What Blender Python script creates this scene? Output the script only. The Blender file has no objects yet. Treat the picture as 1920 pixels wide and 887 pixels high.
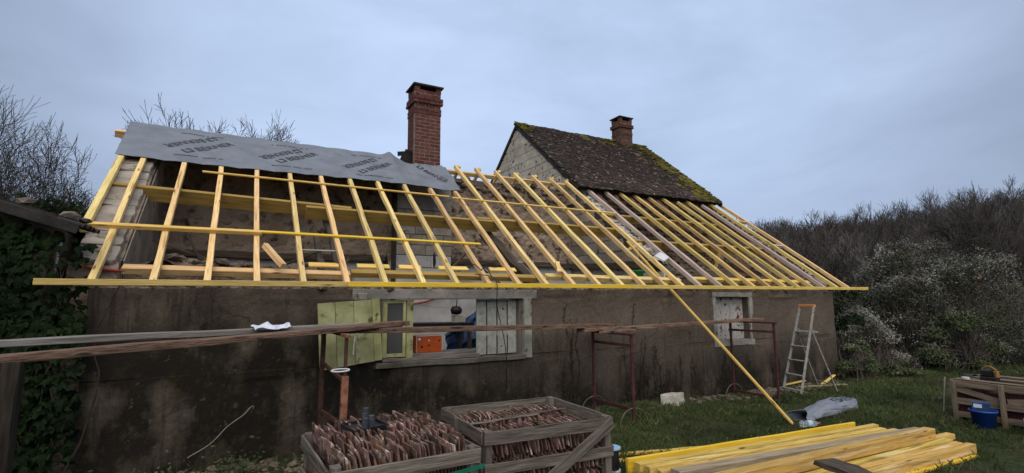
import bpy, math, random
import numpy as np
from mathutils import Matrix, Vector, noise as mnoise

R = math.radians
rnd = random.Random(7)
sc = bpy.context.scene
col = sc.collection

# ------------------------------------------------------------------ camera
FW = Vector((0.4762, 0.8702, 0.1263)).normalized()
RT0 = Vector((0.8777, -0.4791, -0.0085))
RT = (RT0 - FW * RT0.dot(FW)).normalized()
UP = RT.cross(FW)
cam_data = bpy.data.cameras.new('camera')
cam_data.sensor_fit = 'HORIZONTAL'
cam_data.sensor_width = 36.0
cam_data.lens = 36.0 * 960.8 / 1920.0
cam_data.clip_start = 0.05
cam_data.clip_end = 3000
cam = bpy.data.objects.new('camera', cam_data)
col.objects.link(cam)
cam.matrix_world = Matrix(((RT.x, UP.x, -FW.x, 0.0), (RT.y, UP.y, -FW.y, 0.0), (RT.z, UP.z, -FW.z, 2.0), (0, 0, 0, 1)))
sc.camera = cam

# ------------------------------------------------------------------ world: overcast sky
SUN_EL, SUN_AZ = 50.0, 205.0      # degrees; azimuth clockwise from +Y (sun behind and to the left of the viewer)
world = bpy.data.worlds.new('World')
sc.world = world
world.use_nodes = True
wn = world.node_tree.nodes
wl = world.node_tree.links
wn.clear()
w_out = wn.new('ShaderNodeOutputWorld')
w_bg = wn.new('ShaderNodeBackground')
w_sky = wn.new('ShaderNodeTexSky')
w_sky.sky_type = 'NISHITA'
w_sky.sun_disc = False
w_sky.sun_elevation = R(SUN_EL)
w_sky.sun_rotation = R(SUN_AZ)
w_sky.air_density = 1.0
w_sky.dust_density = 3.0
w_tc = wn.new('ShaderNodeTexCoord')
w_map = wn.new('ShaderNodeMapping')
w_map.inputs['Scale'].default_value = (1.0, 1.0, 2.6)
w_no = wn.new('ShaderNodeTexNoise')
w_no.inputs['Scale'].default_value = 2.3
w_no.inputs['Detail'].default_value = 7.0
w_no.inputs['Roughness'].default_value = 0.55
w_no.inputs['Distortion'].default_value = 0.4
w_rmp = wn.new('ShaderNodeValToRGB')
w_rmp.color_ramp.elements[0].position = 0.25
w_rmp.color_ramp.elements[0].color = (3.15, 3.98, 5.6, 1)     # grey-blue cloud base (before the strength below)
w_rmp.color_ramp.elements[1].position = 0.75
w_rmp.color_ramp.elements[1].color = (4.60, 5.70, 7.75, 1)
w_mix = wn.new('ShaderNodeMixRGB')
w_mix.inputs['Fac'].default_value = 0.96                        # the cloud deck hides nearly all of the blue sky
wl.new(w_tc.outputs['Generated'], w_map.inputs['Vector'])
wl.new(w_map.outputs['Vector'], w_no.inputs['Vector'])
wl.new(w_no.outputs['Fac'], w_rmp.inputs['Fac'])
wl.new(w_sky.outputs['Color'], w_mix.inputs[1])
wl.new(w_rmp.outputs['Color'], w_mix.inputs[2])
# the cloud is thinner and brighter ahead of the viewer, above the chimney
w_dot = wn.new('ShaderNodeVectorMath'); w_dot.operation = 'DOT_PRODUCT'
w_nrm = wn.new('ShaderNodeVectorMath'); w_nrm.operation = 'NORMALIZE'
wl.new(w_tc.outputs['Generated'], w_nrm.inputs[0])
wl.new(w_nrm.outputs[0], w_dot.inputs[0])
w_dot.inputs[1].default_value = (0.44, 0.76, 0.47)
w_mr = wn.new('ShaderNodeMapRange')
w_mr.interpolation_type = 'SMOOTHSTEP'
w_mr.inputs['From Min'].default_value = 0.55
w_mr.inputs['From Max'].default_value = 1.0
w_mr.inputs['To Min'].default_value = 0.36
w_mr.inputs['To Max'].default_value = 0.765
wl.new(w_dot.outputs['Value'], w_mr.inputs['Value'])
w_sc = wn.new('ShaderNodeVectorMath'); w_sc.operation = 'SCALE'
wl.new(w_mix.outputs['Color'], w_sc.inputs[0])
wl.new(w_mr.outputs[0], w_sc.inputs['Scale'])
wl.new(w_sc.outputs[0], w_bg.inputs['Color'])
w_bg.inputs['Strength'].default_value = 0.10
wl.new(w_bg.outputs['Background'], w_out.inputs['Surface'])

sun_data = bpy.data.lights.new('sun', 'SUN')
sun_data.energy = 1.5
sun_data.angle = R(80)
sun_data.color = (1.0, 0.90, 0.76)
sun = bpy.data.objects.new('sun', sun_data)
col.objects.link(sun)
sdir = Vector((math.sin(R(SUN_AZ)) * math.cos(R(SUN_EL)), math.cos(R(SUN_AZ)) * math.cos(R(SUN_EL)), math.sin(R(SUN_EL))))
sun.rotation_euler = sdir.to_track_quat('Z', 'Y').to_euler()

vs = sc.view_settings
vs.view_transform = 'Standard'
vs.look = 'None'
vs.exposure = 0.88
vs.gamma = 1.0
vs.use_curve_mapping = False

# ------------------------------------------------------------------ materials
MATS = {}

def mat(name, c1, c2, scale=(1, 1, 1), ns=4.0, rough=0.85, bump=0.3, bscale=None, rand=0.12, lo=0.35, hi=0.65, spots=None, knots=None, detail=5.0, spec=0.3, dist=0.005, hue=0.0):
    """Noise between two base colours in object space, per-object brightness variation, optional spots (colour, scale, threshold)."""
    m = bpy.data.materials.new(name)
    m.use_nodes = True
    nt = m.node_tree
    n, l = nt.nodes, nt.links
    b = n['Principled BSDF']
    b.inputs['Roughness'].default_value = rough
    b.inputs['Specular IOR Level'].default_value = spec
    tc = n.new('ShaderNodeTexCoord')
    mp = n.new('ShaderNodeMapping')
    mp.inputs['Scale'].default_value = scale
    oi = n.new('ShaderNodeObjectInfo')
    off = n.new('ShaderNodeMath'); off.operation = 'MULTIPLY'; off.inputs[1].default_value = 37.0
    l.new(oi.outputs['Random'], off.inputs[0])
    cmb = n.new('ShaderNodeCombineXYZ')
    for i in range(3):
        l.new(off.outputs[0], cmb.inputs[i])
    l.new(tc.outputs['Object'], mp.inputs['Vector'])
    l.new(cmb.outputs[0], mp.inputs['Location'])
    no = n.new('ShaderNodeTexNoise')
    no.inputs['Scale'].default_value = ns
    no.inputs['Detail'].default_value = detail
    no.inputs['Roughness'].default_value = 0.6
    l.new(mp.outputs[0], no.inputs['Vector'])
    rp = n.new('ShaderNodeValToRGB')
    rp.color_ramp.elements[0].position = lo
    rp.color_ramp.elements[1].position = hi
    rp.color_ramp.elements[0].color = (*c1, 1)
    rp.color_ramp.elements[1].color = (*c2, 1)
    l.new(no.outputs['Fac'], rp.inputs['Fac'])
    cur = rp.outputs['Color']
    for (sc_, ss, th, wd) in (spots or []):
        n2 = n.new('ShaderNodeTexNoise')
        n2.inputs['Scale'].default_value = ss
        n2.inputs['Detail'].default_value = 4.0
        l.new(mp.outputs[0], n2.inputs['Vector'])
        r2 = n.new('ShaderNodeValToRGB')
        r2.color_ramp.elements[0].position = th
        r2.color_ramp.elements[1].position = min(1.0, th + wd)
        l.new(n2.outputs['Fac'], r2.inputs['Fac'])
        mx = n.new('ShaderNodeMixRGB')
        l.new(r2.outputs['Color'], mx.inputs['Fac'])
        l.new(cur, mx.inputs[1])
        mx.inputs[2].default_value = (*sc_, 1)
        cur = mx.outputs['Color']
    if knots:
        km = n.new('ShaderNodeMapping'); km.inputs['Scale'].default_value = (1.6, 7, 7)
        l.new(tc.outputs['Object'], km.inputs['Vector']); l.new(cmb.outputs[0], km.inputs['Location'])
        kv = n.new('ShaderNodeTexVoronoi'); kv.inputs['Scale'].default_value = 1.3
        l.new(km.outputs[0], kv.inputs['Vector'])
        kr = n.new('ShaderNodeValToRGB')
        kr.color_ramp.elements[0].position = 0.07; kr.color_ramp.elements[0].color = (1, 1, 1, 1)
        kr.color_ramp.elements[1].position = 0.16; kr.color_ramp.elements[1].color = (0, 0, 0, 1)
        l.new(kv.outputs['Distance'], kr.inputs['Fac'])
        kx = n.new('ShaderNodeMixRGB'); l.new(kr.outputs['Color'], kx.inputs['Fac']); l.new(cur, kx.inputs[1]); kx.inputs[2].default_value = (*knots, 1)
        cur = kx.outputs['Color']
    hs = n.new('ShaderNodeHueSaturation')
    mr = n.new('ShaderNodeMapRange')
    mr.inputs['To Min'].default_value = 1 - rand
    mr.inputs['To Max'].default_value = 1 + rand
    l.new(oi.outputs['Random'], mr.inputs['Value'])
    l.new(mr.outputs[0], hs.inputs['Value'])
    if hue:
        m2 = n.new('ShaderNodeMath'); m2.operation = 'MULTIPLY'; m2.inputs[1].default_value = 7.31
        m3 = n.new('ShaderNodeMath'); m3.operation = 'FRACT'
        mh = n.new('ShaderNodeMapRange')
        mh.inputs['To Min'].default_value = 0.5 - hue
        mh.inputs['To Max'].default_value = 0.5 + hue
        l.new(oi.outputs['Random'], m2.inputs[0]); l.new(m2.outputs[0], m3.inputs[0]); l.new(m3.outputs[0], mh.inputs['Value'])
        l.new(mh.outputs[0], hs.inputs['Hue'])
    l.new(cur, hs.inputs['Color'])
    l.new(hs.outputs['Color'], b.inputs['Base Color'])
    if bump:
        nb = n.new('ShaderNodeTexNoise')
        nb.inputs['Scale'].default_value = bscale or ns * 3
        nb.inputs['Detail'].default_value = 6.0
        l.new(mp.outputs[0], nb.inputs['Vector'])
        bp = n.new('ShaderNodeBump')
        bp.inputs['Strength'].default_value = bump
        bp.inputs['Distance'].default_value = dist * 4
        l.new(nb.outputs['Fac'], bp.inputs['Height'])
        l.new(bp.outputs['Normal'], b.inputs['Normal'])
    MATS[name] = m
    return m

GR = (1.2, 14, 14)     # grain along the local x axis of a timber
mat('new_rafter', (0.62, 0.425, 0.165), (0.86, 0.655, 0.315), GR, 2.2, 0.7, 0.35, rand=0.18, spots=[((0.46, 0.27, 0.10), 1.1, 0.62, 0.07), ((0.30, 0.21, 0.11), 0.7, 0.66, 0.05)], hue=0.018, knots=(0.22, 0.11, 0.04))
mat('yellow_rafter', (0.52, 0.355, 0.115), (0.74, 0.555, 0.235), GR, 2.3, 0.7, 0.3, rand=0.18, spots=[((0.34, 0.22, 0.09), 0.9, 0.60, 0.08)], hue=0.016, knots=(0.20, 0.10, 0.035))
mat('new_batten', (0.60, 0.405, 0.085), (0.82, 0.59, 0.18), GR, 2.5, 0.7, 0.25, rand=0.13, hue=0.01, knots=(0.25, 0.13, 0.04))
mat('eave_dull', (0.40, 0.29, 0.09), (0.60, 0.44, 0.16), GR, 2.0, 0.75, 0.3, rand=0.05, spots=[((0.10, 0.075, 0.04), 1.4, 0.60, 0.10)])
mat('eave_yellow', (0.68, 0.45, 0.03), (0.82, 0.57, 0.06), GR, 2.0, 0.65, 0.2, rand=0.05, spots=[((0.35, 0.22, 0.04), 1.6, 0.66, 0.05)])
mat('purlin_wood', (0.25, 0.16, 0.042), (0.40, 0.275, 0.078), GR, 1.6, 0.75, 0.2, rand=0.08)
mat('pile_wood', (0.43, 0.285, 0.065), (0.68, 0.49, 0.135), (0.8, 12, 12), 2.6, 0.75, 0.4, rand=0.18, spots=[((0.25, 0.17, 0.07), 1.5, 0.58, 0.10), ((0.70, 0.56, 0.30), 1.0, 0.60, 0.08)], hue=0.014, knots=(0.16, 0.08, 0.03))
mat('lilac_wood', (0.38, 0.29, 0.25), (0.60, 0.50, 0.46), GR, 2.2, 0.75, 0.25, rand=0.08, spots=[((0.45, 0.32, 0.15), 1.3, 0.6, 0.1)])
mat('grey_timber', (0.26, 0.20, 0.13), (0.44, 0.36, 0.25), GR, 2.2, 0.8, 0.35, rand=0.08)
mat('crate_wood', (0.075, 0.062, 0.052), (0.19, 0.165, 0.145), (1.2, 16, 16), 2.2, 0.9, 0.5, rand=0.2, spots=[((0.045, 0.05, 0.03), 1.6, 0.62, 0.1)])
mat('pallet_wood', (0.13, 0.10, 0.075), (0.25, 0.20, 0.15), (1.2, 16, 16), 2.2, 0.9, 0.4, rand=0.15)
mat('scaffold_wood', (0.105, 0.062, 0.044), (0.25, 0.165, 0.125), (1.6, 11, 11), 2.8, 0.92, 0.8, rand=0.15, spots=[((0.03, 0.022, 0.018), 1.7, 0.60, 0.07), ((0.30, 0.26, 0.23), 2.6, 0.66, 0.06)], knots=(0.035, 0.022, 0.016))
mat('scaffold_grey', (0.15, 0.135, 0.125), (0.30, 0.28, 0.265), (0.9, 16, 16), 2.4, 0.9, 0.5, rand=0.1)
mat('old_brown', (0.075, 0.040, 0.026), (0.17, 0.098, 0.066), (1.2, 12, 12), 2.2, 0.92, 0.6, rand=0.2)
mat('old_wood', (0.045, 0.034, 0.027), (0.12, 0.095, 0.075), (1.2, 12, 12), 2.2, 0.92, 0.6, rand=0.15)
mat('dark_wood', (0.014, 0.011, 0.009), (0.045, 0.036, 0.028), (1.2, 12, 12), 2.2, 0.92, 0.6)
mat('old_wood_grey', (0.11, 0.09, 0.08), (0.22, 0.19, 0.17), (1.2, 12, 12), 2.2, 0.92, 0.6, rand=0.15)
mat('brick', (0.085, 0.032, 0.027), (0.155, 0.060, 0.051), (1, 1, 1), 22, 0.9, 0.4, rand=0.28, spots=[((0.07, 0.025, 0.02), 12, 0.62, 0.08)], hue=0.01)
mat('brick_old', (0.085, 0.04, 0.03), (0.17, 0.085, 0.065), (1, 1, 1), 18, 0.92, 0.5, rand=0.3, spots=[((0.16, 0.15, 0.13), 10, 0.64, 0.05), ((0.03, 0.026, 0.02), 7, 0.58, 0.1)])
mat('mortar', (0.17, 0.125, 0.11), (0.27, 0.21, 0.185), ns=9, bump=0.5)
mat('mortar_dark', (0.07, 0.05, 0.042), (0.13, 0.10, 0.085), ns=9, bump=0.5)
mat('chimney_cap', (0.022, 0.020, 0.018), (0.07, 0.06, 0.05), ns=8, bump=0.5)
mat('slate_dark', (0.012, 0.011, 0.012), (0.04, 0.036, 0.036), ns=5, bump=0.5)
mat('gable_stone', (0.38, 0.345, 0.29), (0.58, 0.53, 0.455), ns=2.5, rough=0.95, bump=0.5, bscale=18, rand=0.1, spots=[((0.055, 0.05, 0.045), 7, 0.585, 0.07)])
mat('gable_joint', (0.06, 0.055, 0.05), (0.13, 0.12, 0.11), ns=9, bump=0.4)
mat('old_tile', (0.014, 0.009, 0.007), (0.056, 0.036, 0.029), ns=9, rough=0.95, bump=0.7, bscale=30, rand=0.6, spots=[((0.22, 0.185, 0.16), 7.0, 0.605, 0.05), ((0.035, 0.028, 0.012), 2.0, 0.6, 0.1)])
mat('old_tile_moss', (0.058, 0.054, 0.010), (0.155, 0.125, 0.020), ns=14, rough=1.0, bump=1.0, bscale=40, rand=0.35, spots=[((0.03, 0.024, 0.016), 6, 0.56, 0.08)])
mat('moss', (0.045, 0.048, 0.008), (0.13, 0.115, 0.02), ns=9, rough=1.0, bump=1.0, bscale=60, rand=0.2)
mat('crate_tile', (0.110, 0.064, 0.051), (0.255, 0.158, 0.130), ns=9, rough=0.92, bump=0.5, rand=0.45, spots=[((0.42, 0.34, 0.31), 9, 0.59, 0.05), ((0.035, 0.025, 0.022), 8, 0.56, 0.1), ((0.26, 0.085, 0.04), 3.0, 0.66, 0.06)], hue=0.02)
mat('rubble_wall', (0.21, 0.160, 0.125), (0.38, 0.300, 0.240), ns=2.2, rough=0.97, bump=1.0, bscale=9, dist=0.02, spots=[((0.055, 0.042, 0.035), 4.5, 0.56, 0.12), ((0.29, 0.245, 0.21), 14, 0.68, 0.05)])
mat('rubble_stone', (0.11, 0.085, 0.07), (0.24, 0.195, 0.165), ns=6, rough=0.97, bump=0.7, rand=0.3, spots=[((0.36, 0.33, 0.30), 5, 0.64, 0.1)])
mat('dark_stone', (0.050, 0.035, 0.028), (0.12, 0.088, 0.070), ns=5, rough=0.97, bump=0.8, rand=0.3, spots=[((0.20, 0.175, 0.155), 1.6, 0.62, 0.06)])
mat('pale_stone', (0.34, 0.32, 0.29), (0.52, 0.50, 0.46), ns=5, rough=0.95, bump=0.6, rand=0.15)
mat('debris', (0.095, 0.072, 0.056), (0.25, 0.20, 0.165), ns=3, rough=1.0, bump=1.0, bscale=14, dist=0.02, spots=[((0.30, 0.27, 0.25), 6, 0.66, 0.05)])
mat('cross_block', (0.23, 0.205, 0.18), (0.38, 0.35, 0.315), ns=2.5, rough=0.95, bump=0.5, bscale=16, rand=0.12, spots=[((0.10, 0.085, 0.07), 5, 0.6, 0.1)])
mat('white_plaster', (0.36, 0.36, 0.37), (0.52, 0.52, 0.53), ns=2.0, rough=0.95, bump=0.3, bscale=12, spots=[((0.16, 0.14, 0.125), 2.6, 0.62, 0.1)])
mat('grey_concrete', (0.20, 0.19, 0.18), (0.34, 0.325, 0.305), ns=3, rough=0.95, bump=0.5, bscale=16, spots=[((0.08, 0.07, 0.065), 5, 0.62, 0.1)])
mat('white_surround', (0.23, 0.225, 0.20), (0.38, 0.37, 0.34), ns=4, rough=0.9, bump=0.4, bscale=20, spots=[((0.10, 0.085, 0.07), 5, 0.6, 0.08)])
mat('sill_stone', (0.075, 0.066, 0.055), (0.15, 0.135, 0.115), ns=4, rough=0.95, bump=0.5, bscale=18)
mat('green_paint', (0.25, 0.255, 0.115), (0.42, 0.425, 0.235), (1, 1, 1), 3.5, 0.75, 0.4, rand=0.14, spots=[((0.07, 0.075, 0.03), 5, 0.60, 0.1), ((0.36, 0.37, 0.20), 11, 0.66, 0.05)])
mat('green_trim', (0.28, 0.29, 0.12), (0.44, 0.45, 0.22), ns=4, rough=0.7, bump=0.3, rand=0.1, spots=[((0.07, 0.07, 0.03), 7, 0.62, 0.08)])
mat('white_paint', (0.27, 0.285, 0.265), (0.41, 0.43, 0.40), (6, 6, 1), 2.0, 0.75, 0.4, rand=0.1, spots=[((0.14, 0.09, 0.06), 1.9, 0.64, 0.05)])
mat('peeling_paint', (0.34, 0.335, 0.325), (0.50, 0.49, 0.47), (9, 9, 1.6), 1.4, 0.85, 0.6, rand=0.1, spots=[((0.11, 0.03, 0.02), 1.0, 0.59, 0.035), ((0.09, 0.075, 0.065), 2.2, 0.63, 0.05)])
mat('membrane', (0.150, 0.172, 0.215), (0.205, 0.232, 0.280), ns=3, rough=0.6, bump=0.35, bscale=9, spec=0.4)
mat('print_ink', (0.035, 0.037, 0.048), (0.05, 0.052, 0.065), ns=6, rough=0.6, bump=0)
mat('rust_red', (0.045, 0.016, 0.017), (0.095, 0.030, 0.032), (1, 1, 1), 9, 0.8, 0.4, rand=0.1, spots=[((0.05, 0.022, 0.015), 14, 0.58, 0.1)])
mat('rust_orange', (0.16, 0.062, 0.035), (0.31, 0.14, 0.095), (1, 1, 1), 8, 0.85, 0.5, rand=0.1, spots=[((0.05, 0.025, 0.018), 9, 0.56, 0.1)])
mat('rust_dark', (0.030, 0.018, 0.015), (0.10, 0.045, 0.03), (1, 1, 1), 7, 0.85, 0.5, rand=0.1, spots=[((0.22, 0.10, 0.05), 9, 0.64, 0.08)])
mat('galvanised', (0.22, 0.21, 0.19), (0.36, 0.345, 0.32), ns=12, rough=0.6, bump=0.2)
mat('hoop_iron', (0.055, 0.045, 0.033), (0.12, 0.10, 0.076), ns=12, rough=0.8, bump=0.2)
mat('aluminium', (0.20, 0.195, 0.19), (0.34, 0.335, 0.325), (1, 1, 1), 14, 0.5, 0.2, rand=0.08, spots=[((0.13, 0.12, 0.12), 16, 0.62, 0.06)])
mat('orange_plastic', (0.55, 0.20, 0.05), (0.66, 0.28, 0.09), ns=8, rough=0.5, bump=0.1)
mat('orange_box', (0.50, 0.085, 0.012), (0.62, 0.12, 0.02), ns=5, rough=0.5, bump=0.1)
mat('sticker_orange', (0.42, 0.12, 0.025), (0.50, 0.17, 0.04), ns=12, rough=0.6, bump=0)
mat('blue_tarp', (0.010, 0.035, 0.11), (0.025, 0.075, 0.22), ns=4, rough=0.5, bump=0.6, spec=0.5)
mat('blue_plastic', (0.006, 0.045, 0.24), (0.010, 0.065, 0.32), ns=5, rough=0.45, bump=0.05, spec=0.5)
mat('green_plastic', (0.008, 0.19, 0.03), (0.015, 0.27, 0.05), ns=5, rough=0.45, bump=0.05, spec=0.5)
mat('dark_green_strap', (0.005, 0.12, 0.07), (0.008, 0.16, 0.10), ns=9, rough=0.5, bump=0.05)
mat('black_plastic', (0.010, 0.010, 0.012), (0.022, 0.022, 0.026), ns=9, rough=0.5, bump=0.1)
mat('dark_grey_plastic', (0.035, 0.04, 0.05), (0.07, 0.08, 0.095), ns=9, rough=0.5, bump=0.1)
mat('white_plastic', (0.55, 0.57, 0.60), (0.68, 0.70, 0.73), ns=6, rough=0.5, bump=0.05)
mat('white_cloth', (0.50, 0.55, 0.66), (0.66, 0.70, 0.80), ns=9, rough=0.8, bump=0.4, spots=[((0.06, 0.07, 0.10), 6, 0.66, 0.05)])
mat('cream_plastic', (0.55, 0.52, 0.43), (0.66, 0.63, 0.54), ns=6, rough=0.5, bump=0.05)
mat('light_blue', (0.08, 0.30, 0.60), (0.45, 0.60, 0.75), ns=9, rough=0.5, bump=0.1)
mat('red_rubber', (0.22, 0.035, 0.022), (0.32, 0.06, 0.04), ns=12, rough=0.55, bump=0.1)
mat('grey_rubber', (0.10, 0.11, 0.12), (0.16, 0.17, 0.18), ns=12, rough=0.6, bump=0.1)
mat('yellow_tool', (0.20, 0.10, 0.025), (0.33, 0.17, 0.045), ns=12, rough=0.6, bump=0.2, spots=[((0.03, 0.025, 0.02), 10, 0.55, 0.1)])
mat('wire_pale', (0.25, 0.23, 0.18), (0.36, 0.33, 0.27), ns=12, rough=0.8, bump=0.1)
mat('bark', (0.030, 0.025, 0.023), (0.075, 0.065, 0.058), ns=6, rough=0.95, bump=0.5)
mat('bark_far', (0.050, 0.045, 0.045), (0.095, 0.086, 0.084), ns=1.0, rough=1.0, bump=0, rand=0.25)  # this and the next two barks are greyed to paint in distant haze
mat('bark_pale', (0.085, 0.079, 0.076), (0.16, 0.15, 0.143), ns=0.4, rough=1.0, bump=0)
mat('bark_brown', (0.048, 0.040, 0.037), (0.090, 0.077, 0.071), ns=0.25, rough=1.0, bump=0)
mat('ivy_leaf', (0.003, 0.009, 0.003), (0.015, 0.030, 0.008), ns=1.3, rough=0.75, bump=0, spec=0.12, spots=[((0.05, 0.085, 0.015), 2.0, 0.66, 0.08)])
mat('bramble_leaf', (0.022, 0.040, 0.014), (0.070, 0.090, 0.030), ns=2.0, rough=0.6, bump=0, spots=[((0.15, 0.18, 0.07), 3.1, 0.63, 0.06)])
mat('shrub_leaf', (0.020, 0.025, 0.016), (0.064, 0.070, 0.045), ns=1.6, rough=0.7, bump=0, spots=[((0.13, 0.13, 0.05), 2.3, 0.66, 0.05)])
mat('seed_head', (0.125, 0.123, 0.110), (0.30, 0.296, 0.27), ns=0.9, rough=1.0, bump=0)
mat('dead_stem', (0.040, 0.034, 0.030), (0.10, 0.088, 0.078), ns=4, rough=1.0, bump=0)
mat('dead_vine', (0.020, 0.016, 0.013), (0.045, 0.037, 0.030), ns=4, rough=1.0, bump=0)
mat('dry_leaf', (0.12, 0.075, 0.035), (0.30, 0.22, 0.13), ns=4, rough=0.9, bump=0)
mat('grass_blade', (0.024, 0.042, 0.013), (0.078, 0.102, 0.036), ns=0.8, rough=0.7, bump=0, spots=[((0.13, 0.12, 0.05), 1.7, 0.60, 0.14)])

def glass_mat(name, c, rough=0.05, trans=1.0):
    m = bpy.data.materials.new(name)
    m.use_nodes = True
    b = m.node_tree.nodes['Principled BSDF']
    b.inputs['Base Color'].default_value = (*c, 1)
    b.inputs['Roughness'].default_value = rough
    b.inputs['Transmission Weight'].default_value = trans
    b.inputs['IOR'].default_value = 1.3
    MATS[name] = m
glass_mat('clear_bottle', (0.85, 0.92, 0.95), 0.08, 0.85)
glass_mat('window_glass', (0.6, 0.65, 0.7), 0.03, 0.35)
MATS['window_glass'].node_tree.nodes['Principled BSDF'].inputs['Base Color'].default_value = (0.12, 0.12, 0.125, 1)  # grey base colour stands in for the sky reflected in the pane

def wall_material():
    m = bpy.data.materials.new('old_render')
    m.use_nodes = True
    nt = m.node_tree
    n, l = nt.nodes, nt.links
    b = n['Principled BSDF']
    b.inputs['Roughness'].default_value = 0.97
    b.inputs['Specular IOR Level'].default_value = 0.15
    tc = n.new('ShaderNodeTexCoord')
    def noise(scale, vec_scale=(1, 1, 1), detail=6, rough=0.6):
        mp = n.new('ShaderNodeMapping'); mp.inputs['Scale'].default_value = vec_scale
        l.new(tc.outputs['Object'], mp.inputs['Vector'])
        t = n.new('ShaderNodeTexNoise'); t.inputs['Scale'].default_value = scale
        t.inputs['Detail'].default_value = detail; t.inputs['Roughness'].default_value = rough
        l.new(mp.outputs[0], t.inputs['Vector'])
        return t.outputs['Fac']
    def ramp(v, a, bb, ca=(0, 0, 0), cb=(1, 1, 1)):
        r = n.new('ShaderNodeValToRGB')
        r.color_ramp.elements[0].position = a; r.color_ramp.elements[1].position = bb
        r.color_ramp.elements[0].color = (*ca, 1); r.color_ramp.elements[1].color = (*cb, 1)
        l.new(v, r.inputs['Fac'])
        return r.outputs['Color']
    def mix(f, a, c):
        x = n.new('ShaderNodeMixRGB')
        l.new(f, x.inputs['Fac']); l.new(a, x.inputs[1])
        if isinstance(c, tuple): x.inputs[2].default_value = (*c, 1)
        else: l.new(c, x.inputs[2])
        return x.outputs['Color']
    def mul(a, c):
        x = n.new('ShaderNodeMath'); x.operation = 'MULTIPLY'
        l.new(a, x.inputs[0])
        if isinstance(c, float): x.inputs[1].default_value = c
        else: l.new(c, x.inputs[1])
        return x.outputs[0]
    sep = n.new('ShaderNodeSeparateXYZ'); l.new(tc.outputs['Object'], sep.inputs[0])
    base = ramp(noise(1.1), 0.30, 0.70, (0.104, 0.084, 0.067), (0.168, 0.139, 0.111))
    fine = ramp(noise(20, (1, 1, 1), 8), 0.35, 0.72, (0.072, 0.057, 0.045), (0.180, 0.150, 0.122))
    x = n.new('ShaderNodeMixRGB'); x.inputs['Fac'].default_value = 0.35
    l.new(base, x.inputs[1]); l.new(fine, x.inputs[2]); c = x.outputs['Color']
    # rising damp and painted shade: black mould below an uneven line, with a green-ochre tint lower down
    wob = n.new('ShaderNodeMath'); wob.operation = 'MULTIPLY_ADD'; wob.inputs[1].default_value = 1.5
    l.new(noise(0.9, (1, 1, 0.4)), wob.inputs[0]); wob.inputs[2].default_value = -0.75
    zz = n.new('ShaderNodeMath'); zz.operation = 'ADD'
    # damp line raised at the left: mould colour also paints in the shed's shade
    damp_shade = n.new('ShaderNodeMapRange'); damp_shade.interpolation_type = 'SMOOTHSTEP'
    damp_shade.inputs['From Min'].default_value = 5.5; damp_shade.inputs['From Max'].default_value = -0.5
    damp_shade.inputs['To Min'].default_value = 0.05; damp_shade.inputs['To Max'].default_value = -1.25
    l.new(sep.outputs['X'], damp_shade.inputs['Value'])
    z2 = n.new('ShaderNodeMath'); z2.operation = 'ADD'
    l.new(sep.outputs['Z'], z2.inputs[0]); l.new(damp_shade.outputs[0], z2.inputs[1])
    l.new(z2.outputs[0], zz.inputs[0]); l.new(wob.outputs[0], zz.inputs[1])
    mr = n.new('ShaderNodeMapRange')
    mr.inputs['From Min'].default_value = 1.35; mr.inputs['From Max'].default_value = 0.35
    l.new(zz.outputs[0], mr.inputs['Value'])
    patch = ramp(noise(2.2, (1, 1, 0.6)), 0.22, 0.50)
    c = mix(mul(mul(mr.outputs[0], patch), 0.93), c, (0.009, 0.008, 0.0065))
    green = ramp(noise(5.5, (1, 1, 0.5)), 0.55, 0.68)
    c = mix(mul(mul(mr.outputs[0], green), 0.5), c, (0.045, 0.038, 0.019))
    flake = ramp(noise(11, (1, 1, 1), 3), 0.66, 0.70)
    c = mix(mul(mul(mr.outputs[0], flake), 0.5), c, (0.115, 0.10, 0.080))
    pale = ramp(noise(7.0, (1, 1, 0.8), 9, 0.7), 0.52, 0.66)
    low = n.new('ShaderNodeMapRange'); low.inputs['From Min'].default_value = 1.15; low.inputs['From Max'].default_value = 0.75
    l.new(sep.outputs['Z'], low.inputs['Value'])
    c = mix(mul(mul(pale, low.outputs[0]), 0.55), c, (0.072, 0.064, 0.048))
    # vertical black streaks that run down from ivy feet and cracks
    st = ramp(noise(4.0, (3.2, 1, 0.22), 5), 0.57, 0.66)
    mr2 = n.new('ShaderNodeMapRange')
    mr2.inputs['From Min'].default_value = 1.9; mr2.inputs['From Max'].default_value = 0.9
    l.new(zz.outputs[0], mr2.inputs['Value'])
    c = mix(mul(mul(st, mr2.outputs[0]), 0.55), c, (0.020, 0.017, 0.015))
    grit = ramp(noise(70, (1, 1, 1), 6, 0.7), 0.30, 0.70, (0.72, 0.72, 0.72), (1.25, 1.25, 1.25))
    gm = n.new('ShaderNodeMixRGB'); gm.blend_type = 'MULTIPLY'; gm.inputs['Fac'].default_value = 1.0
    l.new(c, gm.inputs[1]); l.new(grit, gm.inputs[2]); c = gm.outputs['Color']
    # hairline cracks
    wv = n.new('ShaderNodeMapping'); l.new(tc.outputs['Object'], wv.inputs['Vector'])
    dn = n.new('ShaderNodeTexNoise'); dn.inputs['Scale'].default_value = 2.5; dn.inputs['Detail'].default_value = 6
    l.new(tc.outputs['Object'], dn.inputs['Vector'])
    ad = n.new('ShaderNodeVectorMath'); ad.operation = 'MULTIPLY_ADD'; ad.inputs[1].default_value = (.5, .5, .5)
    l.new(dn.outputs['Color'], ad.inputs[0]); l.new(wv.outputs[0], ad.inputs[2])
    vo = n.new('ShaderNodeTexVoronoi'); vo.feature = 'DISTANCE_TO_EDGE'; vo.inputs['Scale'].default_value = 0.75
    l.new(ad.outputs[0], vo.inputs['Vector'])
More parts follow.
